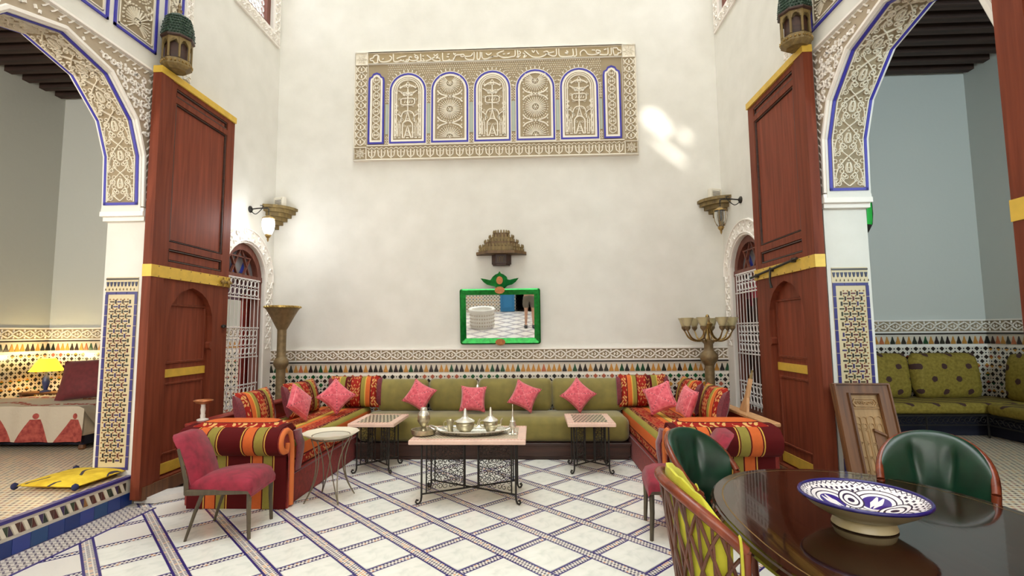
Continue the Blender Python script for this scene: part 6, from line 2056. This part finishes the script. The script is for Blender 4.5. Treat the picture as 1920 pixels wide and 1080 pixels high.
def person(x, y):
    t = thing('person', 'person in khaki shorts and white shirt taking the picture, seen in the mirror', 'person', (x, y, 0))
    def skinned(name, mat, V, Ed, Rd, root=0, sub=1):
        me = bpy.data.meshes.new(name); me.from_pydata(V, Ed, [])
        me.materials.append(mat.m)
        o = link(name, me, t)
        md = o.modifiers.new('skin', 'SKIN'); md.use_smooth_shade = True
        sk = me.skin_vertices[0].data if me.skin_vertices else None
        if sk is None:
            bpy.context.view_layer.objects.active = o
            bpy.ops.mesh.customdata_skin_add() if hasattr(bpy.ops.mesh, 'customdata_skin_add') else None
            sk = me.skin_vertices[0].data
        for i, r in enumerate(Rd):
            sk[i].radius = (r, r) if not isinstance(r, tuple) else r
            sk[i].use_root = (i == root)
        s2 = o.modifiers.new('sub', 'SUBSURF'); s2.levels = sub; s2.render_levels = sub
        return o
    # body : pelvis root, faces +y
    V = [(0, 0, .95), (0, .0, 1.12), (0, -.01, 1.32), (0, -.01, 1.46), (0, .01, 1.54), (0, .03, 1.64), (0, .03, 1.74)]
    Ed = [(i, i + 1) for i in range(6)]
    Rd = [(.15, .11), (.14, .1), (.16, .105), (.1, .07), (.05, .05), (.075, .09), (.06, .075)]
    def limb(start, pts):
        for p, r in pts:
            V.append(p); Rd.append(r); Ed.append((start, len(V) - 1)); start = len(V) - 1
        return start
    for s_ in (-1, 1):
        limb(0, [((s_ * .09, 0, .86), .085), ((s_ * .10, .01, .66), .07), ((s_ * .10, .02, .5), .052), ((s_ * .105, -.01, .3), .048), ((s_ * .11, -.02, .1), .034), ((s_ * .112, .06, .04), .034), ((s_ * .116, .13, .03), .028)])
        e = limb(3, [((s_ * .18, -.01, 1.43), .056), ((s_ * .26, .04, 1.2), .042), ((s_ * .16, .21, 1.36), .034), ((s_ * .085, .25, 1.46), .026)])
        h = limb(e, [((s_ * .065, .26, 1.50), (.03, .018))])
        for k in range(4):
            limb(h, [((s_ * (.055 - k * .004), .27, 1.525 - k * .018 + .02), .0085), ((s_ * (.03 - k * .004), .285, 1.53 - k * .02 + .02), .008), ((s_ * .015, .275, 1.53 - k * .021 + .02), .007)])
        limb(e, [((s_ * .075, .235, 1.49), .01), ((s_ * .055, .225, 1.525), .009)])
    skinned('body', skin, V, Ed, Rd)
    V = [(0, 0, .97), (0, 0, 1.12), (0, -.01, 1.32), (0, -.01, 1.45)]; Ed = [(0, 1), (1, 2), (2, 3)]; Rd = [(.175, .135), (.165, .125), (.18, .125), (.105, .085)]
    for s_ in (-1, 1):
        a = len(V); V += [(s_ * .185, -.01, 1.435), (s_ * .235, .02, 1.3)]; Rd += [.075, .068]; Ed += [(3, a), (a, a + 1)]
    skinned('shirt', white_cloth, V, Ed, Rd)
    V = [(0, 0, .98), (0, 0, .92)]; Ed = [(0, 1)]; Rd = [(.16, .125), (.165, .13)]
    for s_ in (-1, 1):
        a = len(V); V += [(s_ * .1, .0, .8), (s_ * .105, .01, .64), (s_ * .105, .015, .56)]; Rd += [.108, .1, .098]; Ed += [(1, a), (a, a + 1), (a + 1, a + 2)]
    skinned('shorts', khaki, V, Ed, Rd)
    for s_ in (-1, 1):
        MB().loft([[(s_ * .113 + w * math.cos(b), yy + .04 * math.sin(b) * 0 , z0 + (z1 - z0) * (.5 + .5 * math.sin(b))) for b in [2 * PI * k / 10 for k in range(10)]] for yy, w, z0, z1 in ((-.09, .03, .002, .07), (-.06, .045, .0, .1), (.0, .045, .0, .1), (.07, .05, .0, .075), (.14, .048, .0, .06), (.175, .03, .003, .045))]).build('shoe', black_shoe, t, smooth=80)
    MB().lathe([(.085, 1.70), (.098, 1.75), (.09, 1.80), (.06, 1.835), (.005, 1.845)], 0, .015, 0, n=16).build('hair', hair, t, smooth=80)
    m = MB()
    m.loft([[(dx * k, .118 + .02 * f, 1.665 + dz * k) for dx, dz in ((-.014, -.02), (.014, -.02), (.008, .02), (-.008, .02))] for k, f in ((1, 0), (.6, 1))])
    m.build('nose', skin, t, smooth=80)
    for s_ in (-1, 1):
        MB().lathe([(.004, -.012), (.011, -.006), (.012, 0), (.01, .007), (.003, .012)], s_ * .033, .112, 1.695, n=10).build('eye', black_shoe, t, smooth=80)
        MB().lathe([(.006, -.03), (.018, -.015), (.02, .005), (.012, .025), (.003, .03)], s_ * .082, .03, 1.675, n=10).build('ear', skin, t, smooth=80)
    MB().rbox(-.024, .024, .108, .118, 1.625, 1.634, .004, 1).build('mouth', Mat('lips', C(160, 90, 84), .6), t)
person(-.1, -.5)
p = thing('phone', 'black phone held up by the person, seen only in the mirror', 'phone', (-.1, -.5 + .275, 1.52))
MB().rbox(-.055, .055, .012, .022, -.035, .035, .004, 1).build('phone_body', black_shoe, p)
